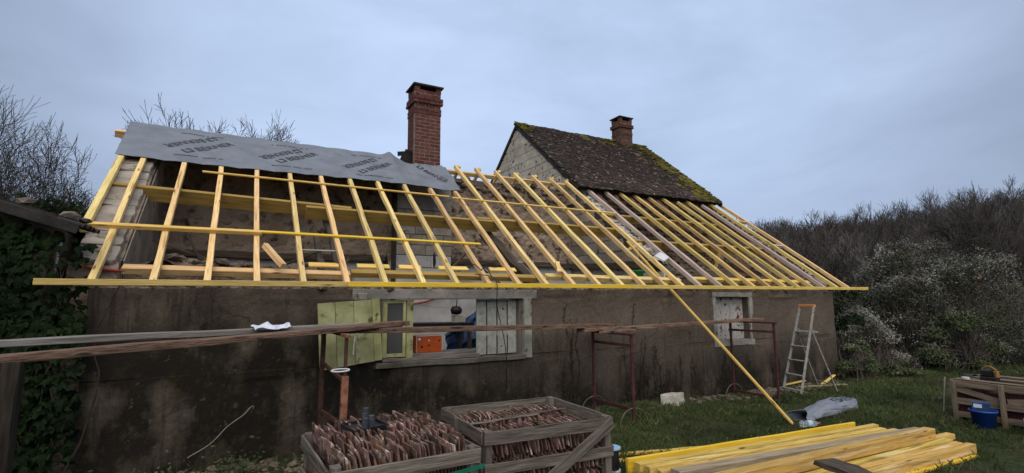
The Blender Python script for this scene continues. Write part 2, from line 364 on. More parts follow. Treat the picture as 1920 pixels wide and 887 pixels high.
    ck = ramp(vo.outputs['Distance'], 0.0, 0.010, (1, 1, 1), (0, 0, 0))
    c = mix(mul(ck, 0.45), c, (0.016, 0.013, 0.011))
    l.new(c, b.inputs['Base Color'])
    bp = n.new('ShaderNodeBump'); bp.inputs['Strength'].default_value = 0.6; bp.inputs['Distance'].default_value = 0.03
    l.new(noise(16, (1, 1, 1), 8, 0.65), bp.inputs['Height'])
    l.new(bp.outputs['Normal'], b.inputs['Normal'])
    MATS['old_render'] = m
wall_material()

def ground_material():
    m = bpy.data.materials.new('lawn_soil')
    m.use_nodes = True
    nt = m.node_tree
    n, l = nt.nodes, nt.links
    b = n['Principled BSDF']
    b.inputs['Roughness'].default_value = 1.0
    b.inputs['Specular IOR Level'].default_value = 0.1
    tc = n.new('ShaderNodeTexCoord')
    def noise(s, d=7):
        t = n.new('ShaderNodeTexNoise'); t.inputs['Scale'].default_value = s; t.inputs['Detail'].default_value = d
        l.new(tc.outputs['Object'], t.inputs['Vector']); return t.outputs['Fac']
    def ramp(v, a, bb, ca, cb):
        r = n.new('ShaderNodeValToRGB')
        r.color_ramp.elements[0].position = a; r.color_ramp.elements[1].position = bb
        r.color_ramp.elements[0].color = (*ca, 1); r.color_ramp.elements[1].color = (*cb, 1)
        l.new(v, r.inputs['Fac']); return r.outputs['Color']
    g = ramp(noise(9), 0.3, 0.7, (0.022, 0.030, 0.012), (0.050, 0.062, 0.024))
    s = ramp(noise(6), 0.3, 0.7, (0.030, 0.022, 0.016), (0.062, 0.048, 0.036))
    f = ramp(noise(0.55), 0.50, 0.64, (0, 0, 0), (1, 1, 1))
    x = n.new('ShaderNodeMixRGB'); l.new(f, x.inputs['Fac']); l.new(g, x.inputs[1]); l.new(s, x.inputs[2])
    l.new(x.outputs['Color'], b.inputs['Base Color'])
    bp = n.new('ShaderNodeBump'); bp.inputs['Strength'].default_value = 0.8; bp.inputs['Distance'].default_value = 0.05
    l.new(noise(25), bp.inputs['Height']); l.new(bp.outputs['Normal'], b.inputs['Normal'])
    MATS['lawn_soil'] = m
ground_material()

# ------------------------------------------------------------------ mesh helpers
WM = {}

def link(name, me, parent=None, M=None, m=None):
    o = bpy.data.objects.new(name, me)
    col.objects.link(o)
    if m is not None and me is not None and not me.materials:
        me.materials.append(MATS[m])
    M = M.copy() if M is not None else Matrix.Identity(4)
    if parent is not None:
        o.parent = parent
        o.matrix_parent_inverse = WM[parent.name].inverted()
    o.matrix_basis = M
    WM[o.name] = M
    return o

def tag(o, label=None, cat=None, group=None, kind=None):
    if label: o['label'] = label
    if cat: o['category'] = cat
    if group: o['group'] = group
    if kind: o['kind'] = kind
    return o

def thing(name, loc, label, cat, group=None):
    o = link(name, None, None, Matrix.Translation(Vector(loc)))
    o.empty_display_size = 0.2
    return tag(o, label, cat, group)

class MB:
    def __init__(self):
        self.v = []; self.f = []
    def add(self, vs, fs, M=None):
        k = len(self.v)
        if M is not None:
            vs = [tuple(M @ Vector(p)) for p in vs]
        self.v.extend(vs)
        self.f.extend([tuple(i + k for i in q) for q in fs])
        return self
    def box(self, x0, x1, y0, y1, z0, z1, M=None):
        return self.add([(x0, y0, z0), (x1, y0, z0), (x1, y1, z0), (x0, y1, z0), (x0, y0, z1), (x1, y0, z1), (x1, y1, z1), (x0, y1, z1)],
                        [(0, 3, 2, 1), (4, 5, 6, 7), (0, 1, 5, 4), (1, 2, 6, 5), (2, 3, 7, 6), (3, 0, 4, 7)], M)
    def cbox(self, sx, sy, sz, c=0.006, M=None, jit=0.0, r=None):
        """Box centred on the origin with chamfered vertical-to-x edges: an octagonal section swept along x."""
        a, b = sy / 2, sz / 2
        sec = [(-a + c, -b), (a - c, -b), (a, -b + c), (a, b - c), (a - c, b), (-a + c, b), (-a, b - c), (-a, -b + c)]
        vs = []
        for x in (-sx / 2, sx / 2):
            for (y, z) in sec:
                vs.append((x + (r.uniform(-jit, jit) if r else 0), y, z))
        fs = [tuple(range(7, -1, -1)), tuple(range(8, 16))]
        for i in range(8):
            j = (i + 1) % 8
            fs.append((i, j, j + 8, i + 8))
        return self.add(vs, fs, M)
    def prism(self, poly, y0, y1, M=None):
        """Polygon in x, z swept from y0 to y1."""
        n = len(poly)
        vs = [(x, y0, z) for x, z in poly] + [(x, y1, z) for x, z in poly]
        fs = [tuple(range(n)), tuple(range(2 * n - 1, n - 1, -1))]
        for i in range(n):
            j = (i + 1) % n
            fs.append((i, i + n, j + n, j))
        return self.add(vs, fs, M)
    def tube(self, pts, rads, n=6, cap=True, M=None):
        pts = [Vector(p) for p in pts]
        if not isinstance(rads, (list, tuple)): rads = [rads] * len(pts)
        vs, fs = [], []
        prev = None
        for i, p in enumerate(pts):
            t = (pts[min(i + 1, len(pts) - 1)] - pts[max(i - 1, 0)])
            if t.length < 1e-9: t = Vector((0, 0, 1))
            t.normalize()
            if prev is None:
                a = t.orthogonal().normalized()
            else:
                a = (prev - t * prev.dot(t))
                a = a.normalized() if a.length > 1e-6 else t.orthogonal().normalized()
            prev = a
            b = t.cross(a)
            for k in range(n):
                an = 2 * math.pi * k / n
                vs.append(tuple(p + (a * math.cos(an) + b * math.sin(an)) * rads[i]))
        for i in range(len(pts) - 1):
            for k in range(n):
                j = (k + 1) % n
                fs.append((i * n + k, i * n + j, (i + 1) * n + j, (i + 1) * n + k))
        if cap:
            fs.append(tuple(range(n - 1, -1, -1)))
            fs.append(tuple(range((len(pts) - 1) * n, len(pts) * n)))
        return self.add(vs, fs, M)
    def lathe(self, prof, n=20, M=None, close=False):
        vs, fs = [], []
        for (r, z) in prof:
            for k in range(n):
                a = 2 * math.pi * k / n
                vs.append((r * math.cos(a), r * math.sin(a), z))
        for i in range(len(prof) - 1):
            for k in range(n):
                j = (k + 1) % n
                fs.append((i * n + k, i * n + j, (i + 1) * n + j, (i + 1) * n + k))
        if close:
            fs.append(tuple(range(n - 1, -1, -1)))
            fs.append(tuple(range((len(prof) - 1) * n, len(prof) * n)))
        return self.add(vs, fs, M)
    def rock(self, c, s, r, q=0.25):
        vs, fs = ICO
        M = Matrix.Rotation(r.uniform(0, 6.28), 3, Vector((r.uniform(-1, 1), r.uniform(-1, 1), r.uniform(-1, 1.01))).normalized())
        o = Vector((r.uniform(-50, 50), r.uniform(-50, 50), r.uniform(-50, 50)))
        out = []
        for p in vs:
            p = Vector(p)
            p = p * (1 + q * 2 * mnoise.noise(p * 1.3 + o))
            p = M @ p
            out.append((c[0] + p.x * s[0], c[1] + p.y * s[1], c[2] + p.z * s[2]))
        return self.add(out, fs)
    def build(self, name, m, parent=None, M=None, smooth=False):
        me = bpy.data.meshes.new(name)
        me.from_pydata(self.v, [], self.f)
        if smooth:
            me.polygons.foreach_set('use_smooth', [True] * len(me.polygons))
        return link(name, me, parent, M, m)

def make_ico(sub):
    import bmesh
    bm = bmesh.new()
    bmesh.ops.create_icosphere(bm, subdivisions=sub, radius=1.0)
    bm.verts.ensure_lookup_table()
    r = ([tuple(v.co) for v in bm.verts], [tuple(v.index for v in f.verts) for f in bm.faces])
    bm.free()
    return r
ICO = make_ico(1)
ICO2 = make_ico(2)

def frame(p0, p1, up=(0, 0, 1)):
    """Matrix with local x from p0 to p1, local z nearest to up, origin at the middle."""
    p0, p1, up = Vector(p0), Vector(p1), Vector(up)
    x = (p1 - p0).normalized()
    y = up.cross(x).normalized()
    z = x.cross(y)
    c = (p0 + p1) / 2
    return Matrix(((x.x, y.x, z.x, c.x), (x.y, y.y, z.y, c.y), (x.z, y.z, z.z, c.z), (0, 0, 0, 1))), (p1 - p0).length

def beam(name, p0, p1, w, h, m, parent=None, up=(0, 0, 1), c=0.005, sag=0.0, seed=None, rough=0.0):
    """A timber: w across, h along 'up'; mesh in its own axes so that the grain follows it."""
    M, L = frame(p0, p1, up)
    b = MB()
    r = random.Random(seed if seed is not None else hash((round(p0[0], 3), round(p0[1], 3), round(p1[0], 3))) & 0xffff)
    if rough or sag:
        n = 9
        a, q = w / 2, h / 2
        sec = [(-a + c, -q), (a - c, -q), (a, -q + c), (a, q - c), (a - c, q), (-a + c, q), (-a, q - c), (-a, -q + c)]
        vs, fs = [], []
        for i in range(n):
            x = -L / 2 + L * i / (n - 1)
            dz = sag * (1 - (2 * i / (n - 1) - 1) ** 2)
            oy, oz = r.uniform(-rough, rough), r.uniform(-rough, rough)
            for (y, z) in sec:
                ex = r.uniform(-rough, rough) * 2 if i in (0, n - 1) else 0
                vs.append((x + ex, y + oy + r.uniform(-rough, rough) * .5, z + oz - dz + r.uniform(-rough, rough) * .5))
        fs.append(tuple(range(7, -1, -1))); fs.append(tuple(range((n - 1) * 8, n * 8)))
        for i in range(n - 1):
            for k in range(8):
                j = (k + 1) % 8
                fs.append((i * 8 + k, i * 8 + j, i * 8 + j + 8, i * 8 + k + 8))
        b.add(vs, fs)
    else:
        b.cbox(L, w, h, c, None, 0.004, r)
    return b.build(name, m, parent, M)

def ordinal(i):
    """0 -> first, 1 -> second ..."""
    base = 'first second third fourth fifth sixth seventh eighth ninth tenth eleventh twelfth thirteenth fourteenth fifteenth sixteenth seventeenth eighteenth nineteenth'.split()
    if i < 19: return base[i]
    tens, rest = divmod(i + 1, 10)
    if rest == 0: return {2: 'twentieth', 3: 'thirtieth', 4: 'fortieth', 5: 'fiftieth'}[tens]
    return {2: 'twenty', 3: 'thirty', 4: 'forty', 5: 'fifty'}[tens] + '-' + base[rest - 1]

def nz(x, y, z=0.0, s=1.0):
    return mnoise.noise(Vector((x * s, y * s, z * s)))

def sstep(a, b, x):
    t = min(1.0, max(0.0, (x - a) / (b - a)))
    return t * t * (3 - 2 * t)

# ------------------------------------------------------------------ terrain
def gz(x, y):
    """Ground height: gently uneven yard, a bank under the house wall, a wooded hill far to the front right."""
    z = 0.035 * nz(x, y, 0, 0.45) + 0.015 * nz(x, y, 3, 1.7)
    z += 0.10 * math.exp(-((x - 5.6) / 2.2) ** 2) * sstep(5.2, 7.0, y) * (1 - sstep(9, 12, y))
    d = x * 0.4762 + y * 0.8702
    r = x * 0.878 - y * 0.479
    if d > 25:
        q = r / d
        H = 8.4 * sstep(0.10, 0.42, q) + 5.0 * sstep(0.66, 1.05, q)
        z += H * sstep(30, 95, d) + 2.0 * nz(x, y, 0, 0.03) * sstep(40, 90, d)
    return z

def build_ground():
    xs = list(np.concatenate([np.linspace(-700, -40, 14), np.linspace(-30, -6, 9), np.linspace(-5, 24, 117), np.linspace(25, 60, 15), np.linspace(65, 200, 28), np.linspace(230, 900, 14)]))
    ys = list(np.concatenate([np.linspace(-300, -12, 12), np.linspace(-10, -1, 7), np.linspace(0, 13, 66), np.linspace(14, 40, 12), np.linspace(44, 130, 22), np.linspace(150, 900, 14)]))
    v = [(x, y, gz(x, y)) for y in ys for x in xs]
    nx = len(xs)
    f = [(j * nx + i, j * nx + i + 1, (j + 1) * nx + i + 1, (j + 1) * nx + i) for j in range(len(ys) - 1) for i in range(nx - 1)]
    b = MB(); b.add(v, f)
    o = b.build('ground', 'lawn_soil', smooth=True)
    tag(o, kind='structure')
build_ground()

# ------------------------------------------------------------------ the cottage that is being re-roofed
DE, ZE = 7.283, 2.293
S = R(36.75)
CS, SN = math.cos(S), math.sin(S)
NRM = Vector((0, -SN, CS))
SLP = Vector((0, CS, SN))
def rp(x, u, off=0.0):
    """Point on the plane of the rafters' top faces: x along the house, u up the slope, off outwards."""
    return Vector((x, DE + u * CS, ZE + u * SN)) + NRM * off
WALL_Y = 7.583
XL, XR = -1.45, 13.40
house = thing('stone_cottage', (6.0, 9.5, 0), 'long low rendered stone cottage with bare yellow rafters and an open roof', 'house')

OPEN = [(1.97, 4.36, 1.13, 2.05), (9.08, 10.16, 1.06, 2.06)]
def build_front_wall():
    xs = sorted(set([round(x, 3) for x in np.arange(XL, XR, 0.16)] + [XR] + [a for o in OPEN for a in o[:2]]))
    zs = sorted(set([round(z, 3) for z in np.arange(-0.12, 2.2, 0.14)] + [2.20] + [a for o in OPEN for a in o[2:]]))
    b = MB()
    idx = {}
    def vid(x, z):
        k = (x, z)
        if k not in idx:
            edge = any(abs(x - a) < 1e-6 for o in OPEN for a in o[:2]) or any(abs(z - a) < 1e-6 for o in OPEN for a in o[2:])
            dy = 0.0 if edge else 0.030 * nz(x, z, 0, 1.1) + 0.014 * nz(x, z, 5, 3.5)
            dz = 0.03 * nz(x, 7, 1, 2.2) if z > 2.19 else 0
            idx[k] = len(b.v)
            b.v.append((x, WALL_Y + dy, z + dz))
        return idx[k]
    for i in range(len(xs) - 1):
        for j in range(len(zs) - 1):
            cx, cz = (xs[i] + xs[i + 1]) / 2, (zs[j] + zs[j + 1]) / 2
            if any(o[0] < cx < o[1] and o[2] < cz < o[3] for o in OPEN): continue
            b.f.append((vid(xs[i], zs[j]), vid(xs[i + 1], zs[j]), vid(xs[i + 1], zs[j + 1]), vid(xs[i], zs[j + 1])))
    # the thickness behind the rendered face
    Y0, Y1 = WALL_Y + 0.03, WALL_Y + 0.50
    cur = XL + 0.02
    for (a, c, z0, z1) in OPEN:
        b.box(cur, a, Y0, Y1, -0.1, 2.17)
        b.box(a + .001, c - .001, Y0, Y1, -0.1, z0)
        b.box(a + .001, c - .001, Y0, Y1, z1, 2.17)
        cur = c
    b.box(cur, XR - 0.02, Y0, Y1, -0.1, 2.17)
    # return faces that close the skin at both ends
    b.box(XL, XL + 0.019, WALL_Y + 0.012, Y0 + .3, -0.1, 2.16)
    b.box(XR - 0.019, XR, WALL_Y + 0.012, Y0 + .3, -0.1, 2.16)
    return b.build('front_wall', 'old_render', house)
build_front_wall()

def rubble_strip(name, x0, x1, y0, y1, zf, n, smin, smax, m, parent, seed, q=0.25):
    r = random.Random(seed)
    b = MB()
    for i in range(n):
        s = r.uniform(smin, smax) * (0.7 + 0.6 * r.random())
        x, y = r.uniform(x0, x1), r.uniform(y0, y1)
        b.rock((x, y, zf(x, y) + s * 0.35), (s, s * r.uniform(.7, 1.1), s * r.uniform(.45, .8)), r, q)
    o = b.build(name, m, parent)
    o['kind'] = 'stuff'
    return o
rubble_strip('wall_top_stones', XL + .15, 8.0, WALL_Y + .04, WALL_Y + .46, lambda x, y: 2.17 + .05 * nz(x, y, 1, 2), 330, .035, .10, 'rubble_stone', house, 11)
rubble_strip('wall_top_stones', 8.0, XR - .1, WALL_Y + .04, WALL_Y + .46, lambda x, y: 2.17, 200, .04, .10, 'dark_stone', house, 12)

# side and back walls
def sloped_wall(name, x0, x1, m, u0=0.45, u1=4.95, off=-0.13, z0=-0.1, n=26, seed=1, parent=house, jag=0.03):
    """Wall across the house whose top follows the slope of the roof."""
    r = random.Random(seed)
    b = MB()
    top = []
    for i in range(n + 1):
        u = u0 + (u1 - u0) * i / n
        p = rp(0, u, off)
        top.append((p.y, p.z + r.uniform(-jag, jag)))
    ring = [(top[0][0], z0)] + top + [(top[-1][0], z0)]
    k = len(ring)
    vs = [(x0, y, z) for y, z in ring] + [(x1, y, z) for y, z in ring]
    fs = []
    fs.append(tuple(range(k)))
    fs.append(tuple(range(2 * k - 1, k - 1, -1)))
    for i in range(k):
        j = (i + 1) % k
        fs.append((i, i + k, j + k, j))
    b.add(vs, fs)
    return b.build(name, m, parent)
gw = sloped_wall('gable_wall', -1.70, -1.22, 'rubble_wall', seed=2, off=-0.20)
def rough_block(L, W, H, seed, n=4, amp=.012, ch=.975):
    """Squared stone with uneven faces and worn edges, centred on the origin."""
    b = MB()
    idx = {}
    o = Vector((seed * 3.7, seed * 1.3, 0))
    def vid(i, j, k):
        if (i, j, k) not in idx:
            p = Vector(((i / n - .5) * L, (j / n - .5) * W, (k / n - .5) * H))
            p += Vector((mnoise.noise(p * 9 + o), mnoise.noise(p * 9 + o + Vector((9, 0, 0))), mnoise.noise(p * 9 + o + Vector((0, 9, 0))))) * amp
            e = sum(1 for q in (i, j, k) if q in (0, n))
            if e >= 2: p *= (ch if e == 2 else ch * ch)
            idx[(i, j, k)] = len(b.v); b.v.append(tuple(p))
        return idx[(i, j, k)]
    for a in range(n):
        for c in range(n):
            for (f, lo) in ((0, 1), (n, 0)):
                q = [vid(f, a, c), vid(f, a + 1, c), vid(f, a + 1, c + 1), vid(f, a, c + 1)]; b.f.append(tuple(q[::-1] if lo else q))
                q = [vid(a, f, c), vid(a + 1, f, c), vid(a + 1, f, c + 1), vid(a, f, c + 1)]; b.f.append(tuple(q if lo else q[::-1]))
                q = [vid(a, c, f), vid(a + 1, c, f), vid(a + 1, c + 1, f), vid(a, c + 1, f)]; b.f.append(tuple(q[::-1] if lo else q))
    return b
def gable_stones():
    """The pale coping stones that show between the two outer rafters on the left gable."""
    r = random.Random(5)
    u = 0.55
    i = 0
    while u < 4.9:
        L = r.uniform(.18, .46)
        b = rough_block(.42, L - .012, .16, i, 5, .020, .97)
        c = rp(-1.46, u + L / 2, -0.185 + r.uniform(-.025, .012))
        M = Matrix.Translation(c) @ Matrix.Rotation(S + r.uniform(-.04, .04), 4, 'X') @ Matrix.Rotation(r.uniform(-.05, .05), 4, 'Z')
        b.build('coping_stone', 'cross_block', gw, M)
        u += L
        i += 1
gable_stones()
# pale inner plaster face of the left gable
b = MB(); b.prism([(WALL_Y + .55, 0.1), (11.2, 0.1), (11.2, 4.9), (8.0, 2.55), (WALL_Y + .55, 2.25)], -1.21, -1.195, Matrix(((0, 1, 0, 0), (1, 0, 0, 0), (0, 0, 1, 0), (0, 0, 0, 1))))
b.build('plaster_face', 'cross_block', gw)
gw2 = sloped_wall('gable_wall', 12.98, 13.46, 'rubble_wall', seed=3, off=-0.16, u1=4.7)
rubble_strip('wall_top_stones', 13.0, 13.46, WALL_Y + .1, 10.9, lambda x, y: ZE + (y - DE) * SN / CS - 0.20, 150, .035, .09, 'rubble_stone', gw2, 21)

XC = 8.12      # left face of the cross wall that carries the tiled house's gable
b = MB()
b.box(-1.69, 8.6, 11.45, 11.9, 2.93, 5.02)
bw = b.build('back_wall', 'rubble_wall', house)
rubble_strip('wall_top_stones', -1.2, 8.1, 11.36, 11.55, lambda x, y: 4.60 + .5 * rnd.random() * 0.8, 260, .05, .12, 'rubble_stone', bw, 31, 0.2)
def wall_lumps():
    """Uneven rubble stones that stand out of the rough upper wall."""
    r = random.Random(77)
    b = MB()
    for i in range(330):
        x = r.uniform(-1.2, 8.05); z = r.uniform(2.98, 5.0)
        s = r.uniform(.05, .14)
        b.rock((x, 11.45 + r.uniform(-.005, .03), z), (s, .022, s * r.uniform(.5, .8)), r, .2)
    o = b.build('wall_stones', 'rubble_wall', bw)
    o['kind'] = 'stuff'
wall_lumps()
b = MB(); b.box(-1.2, 8.12, 11.43, 11.83, -0.05, 2.93)
b.build('plaster_wall', 'white_plaster', house)
beam('tie_beam', (-1.2, 11.36, 2.95), (2.95, 11.36, 2.97), .12, .13, 'old_wood', house, rough=.012)
beam('tie_beam', (4.5, 11.36, 2.97), (8.1, 11.36, 2.95), .12, .12, 'old_wood', house, rough=.012)

# cross wall of pale blocks
cw = sloped_wall('cross_wall', XC + 0.02, XC + 0.42, 'gable_joint', seed=4, off=-0.22, u0=0.9, u1=5.0)
def cross_blocks():
    r = random.Random(14)
    z = 0.25
    while z < 4.95:
        h = r.uniform(.24, .30)
        y = 8.02 + r.uniform(-.2, 0)
        while y < 11.42:
            L = r.uniform(.34, .62)
            ya, yb = max(8.05, y), min(11.42, y + L)
            zr = ZE + ((ya + yb) / 2 - DE) * SN / CS - 0.30
            if z + h <= zr + .05 and yb - ya > .12:
                b = MB()
                b.cbox(yb - ya - .012, .05, h - .012, .008)
                M = Matrix.Translation(((XC - .003 + r.uniform(-.006, .006)), (ya + yb) / 2, z + h / 2)) @ Matrix.Rotation(R(90), 4, 'Z')
                b.build('stone_block', 'white_plaster' if z + h < 2.85 else 'cross_block', cw, M)
            y += L
        z += h
cross_blocks()
beam('wall_timber', (XC - .06, 8.1, 2.78), (XC - .06, 11.4, 2.92), .10, .14, 'old_wood', cw, rough=.01)
rubble_strip('wall_top_stones', XC + .05, XC + .42, 8.3, 11.1, lambda x, y: ZE + (y - DE) * SN / CS - 0.27, 150, .04, .11, 'pale_stone', cw, 41)

# chimney breast of pale blocks on the back wall
b = MB(); b.box(3.14, 4.40, 11.02, 11.44, -0.05, 4.88)
cb = b.build('chimney_breast', 'gable_joint', house)
def breast_blocks():
    r = random.Random(19)
    b = MB(); b.box(3.13, 4.41, 10.98, 11.019, .12, 2.76); b.build('plaster_face', 'white_plaster', cb)
    z = 2.77
    while z < 4.7:
        h = r.uniform(.22, .30) if z < 3.9 else 0.78
        x = 3.13
        while x < 4.40:
            L = r.uniform(.28, .46) if z < 3.9 else 1.4
            x1 = min(4.41, x + L)
            if 4.41 - x1 < .12: x1 = 4.41
            b = MB()
            b.cbox(x1 - x - .012, .05, min(h, 4.86 - z) - .012, .008)
            b.build('stone_block', 'grey_concrete' if z > 3.9 else ('white_plaster' if z < 2.8 else 'cross_block'), cb,
                    Matrix.Translation(((x + x1) / 2, 11.005 + r.uniform(-.006, .006), z + h / 2 if z < 3.9 else z + min(h, 4.86 - z) / 2)))
            x = x1
        z += h
    for (x, z, w, h) in ((3.02, 2.6, .07, .45), (3.5, 2.92, .06, .2), (4.0, 2.95, .05, .25), (4.55, 2.8, .08, .35)):
        b = MB(); b.rock((x, 10.985 if 3.1 < x < 4.4 else 11.42, z), (w, .02, h), r, .3)
        b.build('soot_stain', 'slate_dark', cb)
breast_blocks()

# floors and loose debris on what is left of the ceilings
b = MB(); b.box(-1.2, 12.97, WALL_Y + .51, 11.42, -0.08, 0.12)
b.build('floor_slab', 'grey_concrete', house)
def slab(name, x0, x1, y0, y1, zf, m, parent, n=(24, 24), th=.12, kind=None):
    b = MB()
    nx, ny = n
    for j in range(ny + 1):
        for i in range(nx + 1):
            x = x0 + (x1 - x0) * i / nx; y = y0 + (y1 - y0) * j / ny
            b.v.append((x, y, zf(x, y)))
    for j in range(ny):
        for i in range(nx):
            a = j * (nx + 1) + i
            b.f.append((a, a + 1, a + nx + 2, a + nx + 1))
    k = len(b.v)
    b.v += [(x0, y0, zf(x0, y0) - th), (x1, y0, zf(x1, y0) - th), (x1, y1, zf(x1, y1) - th), (x0, y1, zf(x0, y1) - th)]
    b.f += [(k, k + 3, k + 2, k + 1), (k, k + 1, nx, 0), (k + 1, k + 2, (nx + 1) * (ny + 1) - 1, nx), (k + 3, k, 0, ny * (nx + 1)), (k + 2, k + 3, ny * (nx + 1), (nx + 1) * (ny + 1) - 1)]
    o = b.build(name, m, parent)
    if kind: o['kind'] = kind
    return o
heapL = lambda x, y: 2.36 + .20 * (0.5 + nz(x, y, 2, 1.4)) + .08 * nz(x, y, 9, 5) + .10 * sstep(8.2, 11, y)
slab('attic_floor', -1.19, 1.62, WALL_Y + .52, 11.34, heapL, 'debris', house, (40, 50), .18)
rubble_strip('attic_debris', -1.1, 1.6, 8.15, 11.2, lambda x, y: heapL(x, y), 420, .03, .12, 'debris', house, 51, .4)
heapR = lambda x, y: 2.30 + .22 * (0.5 + nz(x, y, 4, 1.1)) + .06 * nz(x, y, 9, 5) + .85 * sstep(9.2, 11, y)
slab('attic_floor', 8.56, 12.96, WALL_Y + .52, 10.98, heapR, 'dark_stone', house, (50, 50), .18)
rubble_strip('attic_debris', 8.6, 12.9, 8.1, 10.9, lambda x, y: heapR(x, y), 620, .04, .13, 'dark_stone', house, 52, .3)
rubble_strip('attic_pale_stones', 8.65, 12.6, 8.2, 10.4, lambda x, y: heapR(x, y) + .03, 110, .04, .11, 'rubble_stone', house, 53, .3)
b = MB()
for (cx, cy, w, d, a) in ((9.55, 8.65, 1.3, .55, .2), (10.9, 8.75, 1.5, .5, -.1), (9.2, 9.3, .8, .5, .4), (12.0, 8.9, 1.0, .5, .1)):
    for (i0, i1) in ((-1, 1),):
        n = 10
        vs = []; fs = []
        for j in range(n + 1):
            for i in range(n + 1):
                lx = (i / n - .5) * w; ly = (j / n - .5) * d
                x = cx + lx * math.cos(a) - ly * math.sin(a); y = cy + lx * math.sin(a) + ly * math.cos(a)
                vs.append((x, y, heapR(x, y) + .10 + .05 * nz(x, y, 3, 4)))
        for j in range(n):
            for i in range(n):
                q = j * (n + 1) + i
                fs.append((q, q + 1, q + n + 2, q + n + 1))
        b.add(vs, fs)
o = b.build('attic_tarp', 'black_plastic', house)
md = o.modifiers.new('thick', 'SOLIDIFY'); md.thickness = .004
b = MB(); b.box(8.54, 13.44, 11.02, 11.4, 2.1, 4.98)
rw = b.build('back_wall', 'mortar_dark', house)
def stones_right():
    r = random.Random(61)
    b = MB()
    z = 2.6
    while z < 4.98:
        h = r.uniform(.10, .17)
        x = 8.55
        while x < 13.40:
            w = r.uniform(.12, .30)
            b.rock((x + w / 2, 11.02 + r.uniform(-.02, .02), z + h / 2), (w * .52, .07, h * .55), r, .16)
            x += w
        z += h
    o = b.build('wall_stones', 'dark_stone', rw)
    o['kind'] = 'stuff'
stones_right()

# roof timbers -------------------------------------------------------
RX = [-1.377, -0.807, -0.257, 0.295, 0.848, 1.400, 1.940, 2.492, 3.031, 3.582, 4.133, 4.657, 5.205, 5.749, 6.296, 6.835, 7.371, 7.842, 8.348, 8.945, 9.464, 9.993, 10.522, 11.095, 11.574, 12.095, 12.608, 13.126, 13.635]
RU = [5.0] * 9 + [4.70, 4.70] + [5.07, 5.06, 5.06, 5.05, 5.06, 5.05, 4.95] + [4.56, 4.60, 4.60, 4.60, 4.50, 4.63, 4.40, 4.60, 4.40, 4.62, 4.66]
RW, RH = 0.072, 0.085
LIL = {18, 19, 26}
YEL = {20, 21, 22, 23, 24, 25, 27}
for k, (x, u) in enumerate(zip(RX, RU)):
    m = 'lilac_wood' if k in LIL else ('yellow_rafter' if k in YEL else 'new_rafter')
    dx = rnd.uniform(-.012, .012)
    beam('rafter', rp(x + dx, -0.035, -RH / 2), rp(x - dx, u, -RH / 2), RW + rnd.uniform(-.004, .004), RH, m, house, up=NRM, seed=k, rough=.0055)
beam('rafter', rp(-1.68, 1.17, -RH / 2), rp(-1.68, 5.03, -RH / 2 - .004), .085, RH, 'new_rafter', house, up=NRM, seed=90)
# short lapped tails of the rear rafters at the ridge
for k in range(11, 18):
    x = RX[k] + .075
    top = rp(x, 5.02, -.045)
    beam('rear_rafter', top + Vector((0, -.05, .03)), top + Vector((0, .75, -.56)), .06, .075, 'new_rafter', house, up=(0, SN, CS), seed=200 + k)
# stubs of the old brown rafters that still stick out under the tiled eave
for (x, u0, u1) in ((8.62, 3.55, 4.5), (9.22, 3.9, 4.5), (9.75, 3.3, 4.5), (10.26, 3.8, 4.5), (10.80, 3.5, 4.5), (11.35, 3.9, 4.5), (11.86, 3.2, 4.5), (12.37, 3.6, 4.5), (12.88, 2.6, 4.5)):
    beam('old_rafter', rp(x, u0, -.16), rp(x + .05, u1, -.12), .085, .09, 'old_brown', house, up=NRM, rough=.012)
# purlins stand square to the slope
def purlin(x0, x1, u0, u1, h=.235, w=.075, m='purlin_wood', name='purlin'):
    return beam(name, rp(x0, u0 + w / 2, -RH - h / 2 - .001), rp(x1, u1 + w / 2, -RH - h / 2 - .001), w, h, m, house, up=NRM)
purlin(-1.70, 1.82, 2.64, 2.43)
purlin(1.06, 4.75, 2.35, 2.325)
purlin(4.30, 7.98, 2.42, 2.40)
purlin(8.05, 12.4, 3.18, 3.15, .20)
purlin(8.02, 12.95, 1.905, 1.895, .22)
beam('ridge_beam', rp(-1.98, 4.86, -RH - .065), rp(3.30, 4.86, -RH - .065), .075, .13, 'new_rafter', house, up=NRM)
beam('ridge_beam', rp(4.25, 4.90, -RH - .05), rp(8.05, 4.90, -RH - .05), .075, .10, 'new_rafter', house, up=NRM)
# wall plates
for (x0, x1, m) in ((-1.16, 1.5, 'new_rafter'), (1.52, 4.85, 'purlin_wood'), (4.87, 8.1, 'new_rafter'), (8.45, 12.5, 'new_batten')):
    beam('wall_plate', rp(x0, .41, -RH - .046), rp(x1, .35, -RH - .046), .10, .09, m, house, up=NRM)
for (x0, x1) in ((1.62, 2.1), (2.25, 2.6), (2.9, 3.4), (3.8, 4.3), (.95, 1.36)):
    p = rp(x0, .52, -RH + .01); q = rp(x1, .52, -RH + .01)
    beam('packing_board', p, q, .10, .028, 'new_batten', house, up=NRM)
# loose offcuts lying on the plate
beam('offcut', (.38, 7.78, 2.80), (.60, 7.48, 2.50), .07, .075, 'new_rafter', house)
beam('offcut', rp(5.05, .30, .03), rp(5.16, .60, .05), .075, .07, 'new_rafter', house)
# battens and the short raised board
beam('batten', rp(-1.69, 1.175, .030), rp(.352, 1.18, .030), .065, .058, 'new_batten', house, up=NRM)
beam('batten', rp(.30, 1.235, .016), rp(3.86, 1.20, .016), .050, .030, 'eave_yellow', house, up=NRM)
beam('batten', rp(-.52, 3.18, .014), rp(3.87, 3.12, .014), .042, .028, 'new_batten', house, up=NRM)
beam('batten', rp(3.93, 3.085, .014), rp(8.28, 3.085, .014), .042, .028, 'new_batten', house, up=NRM)
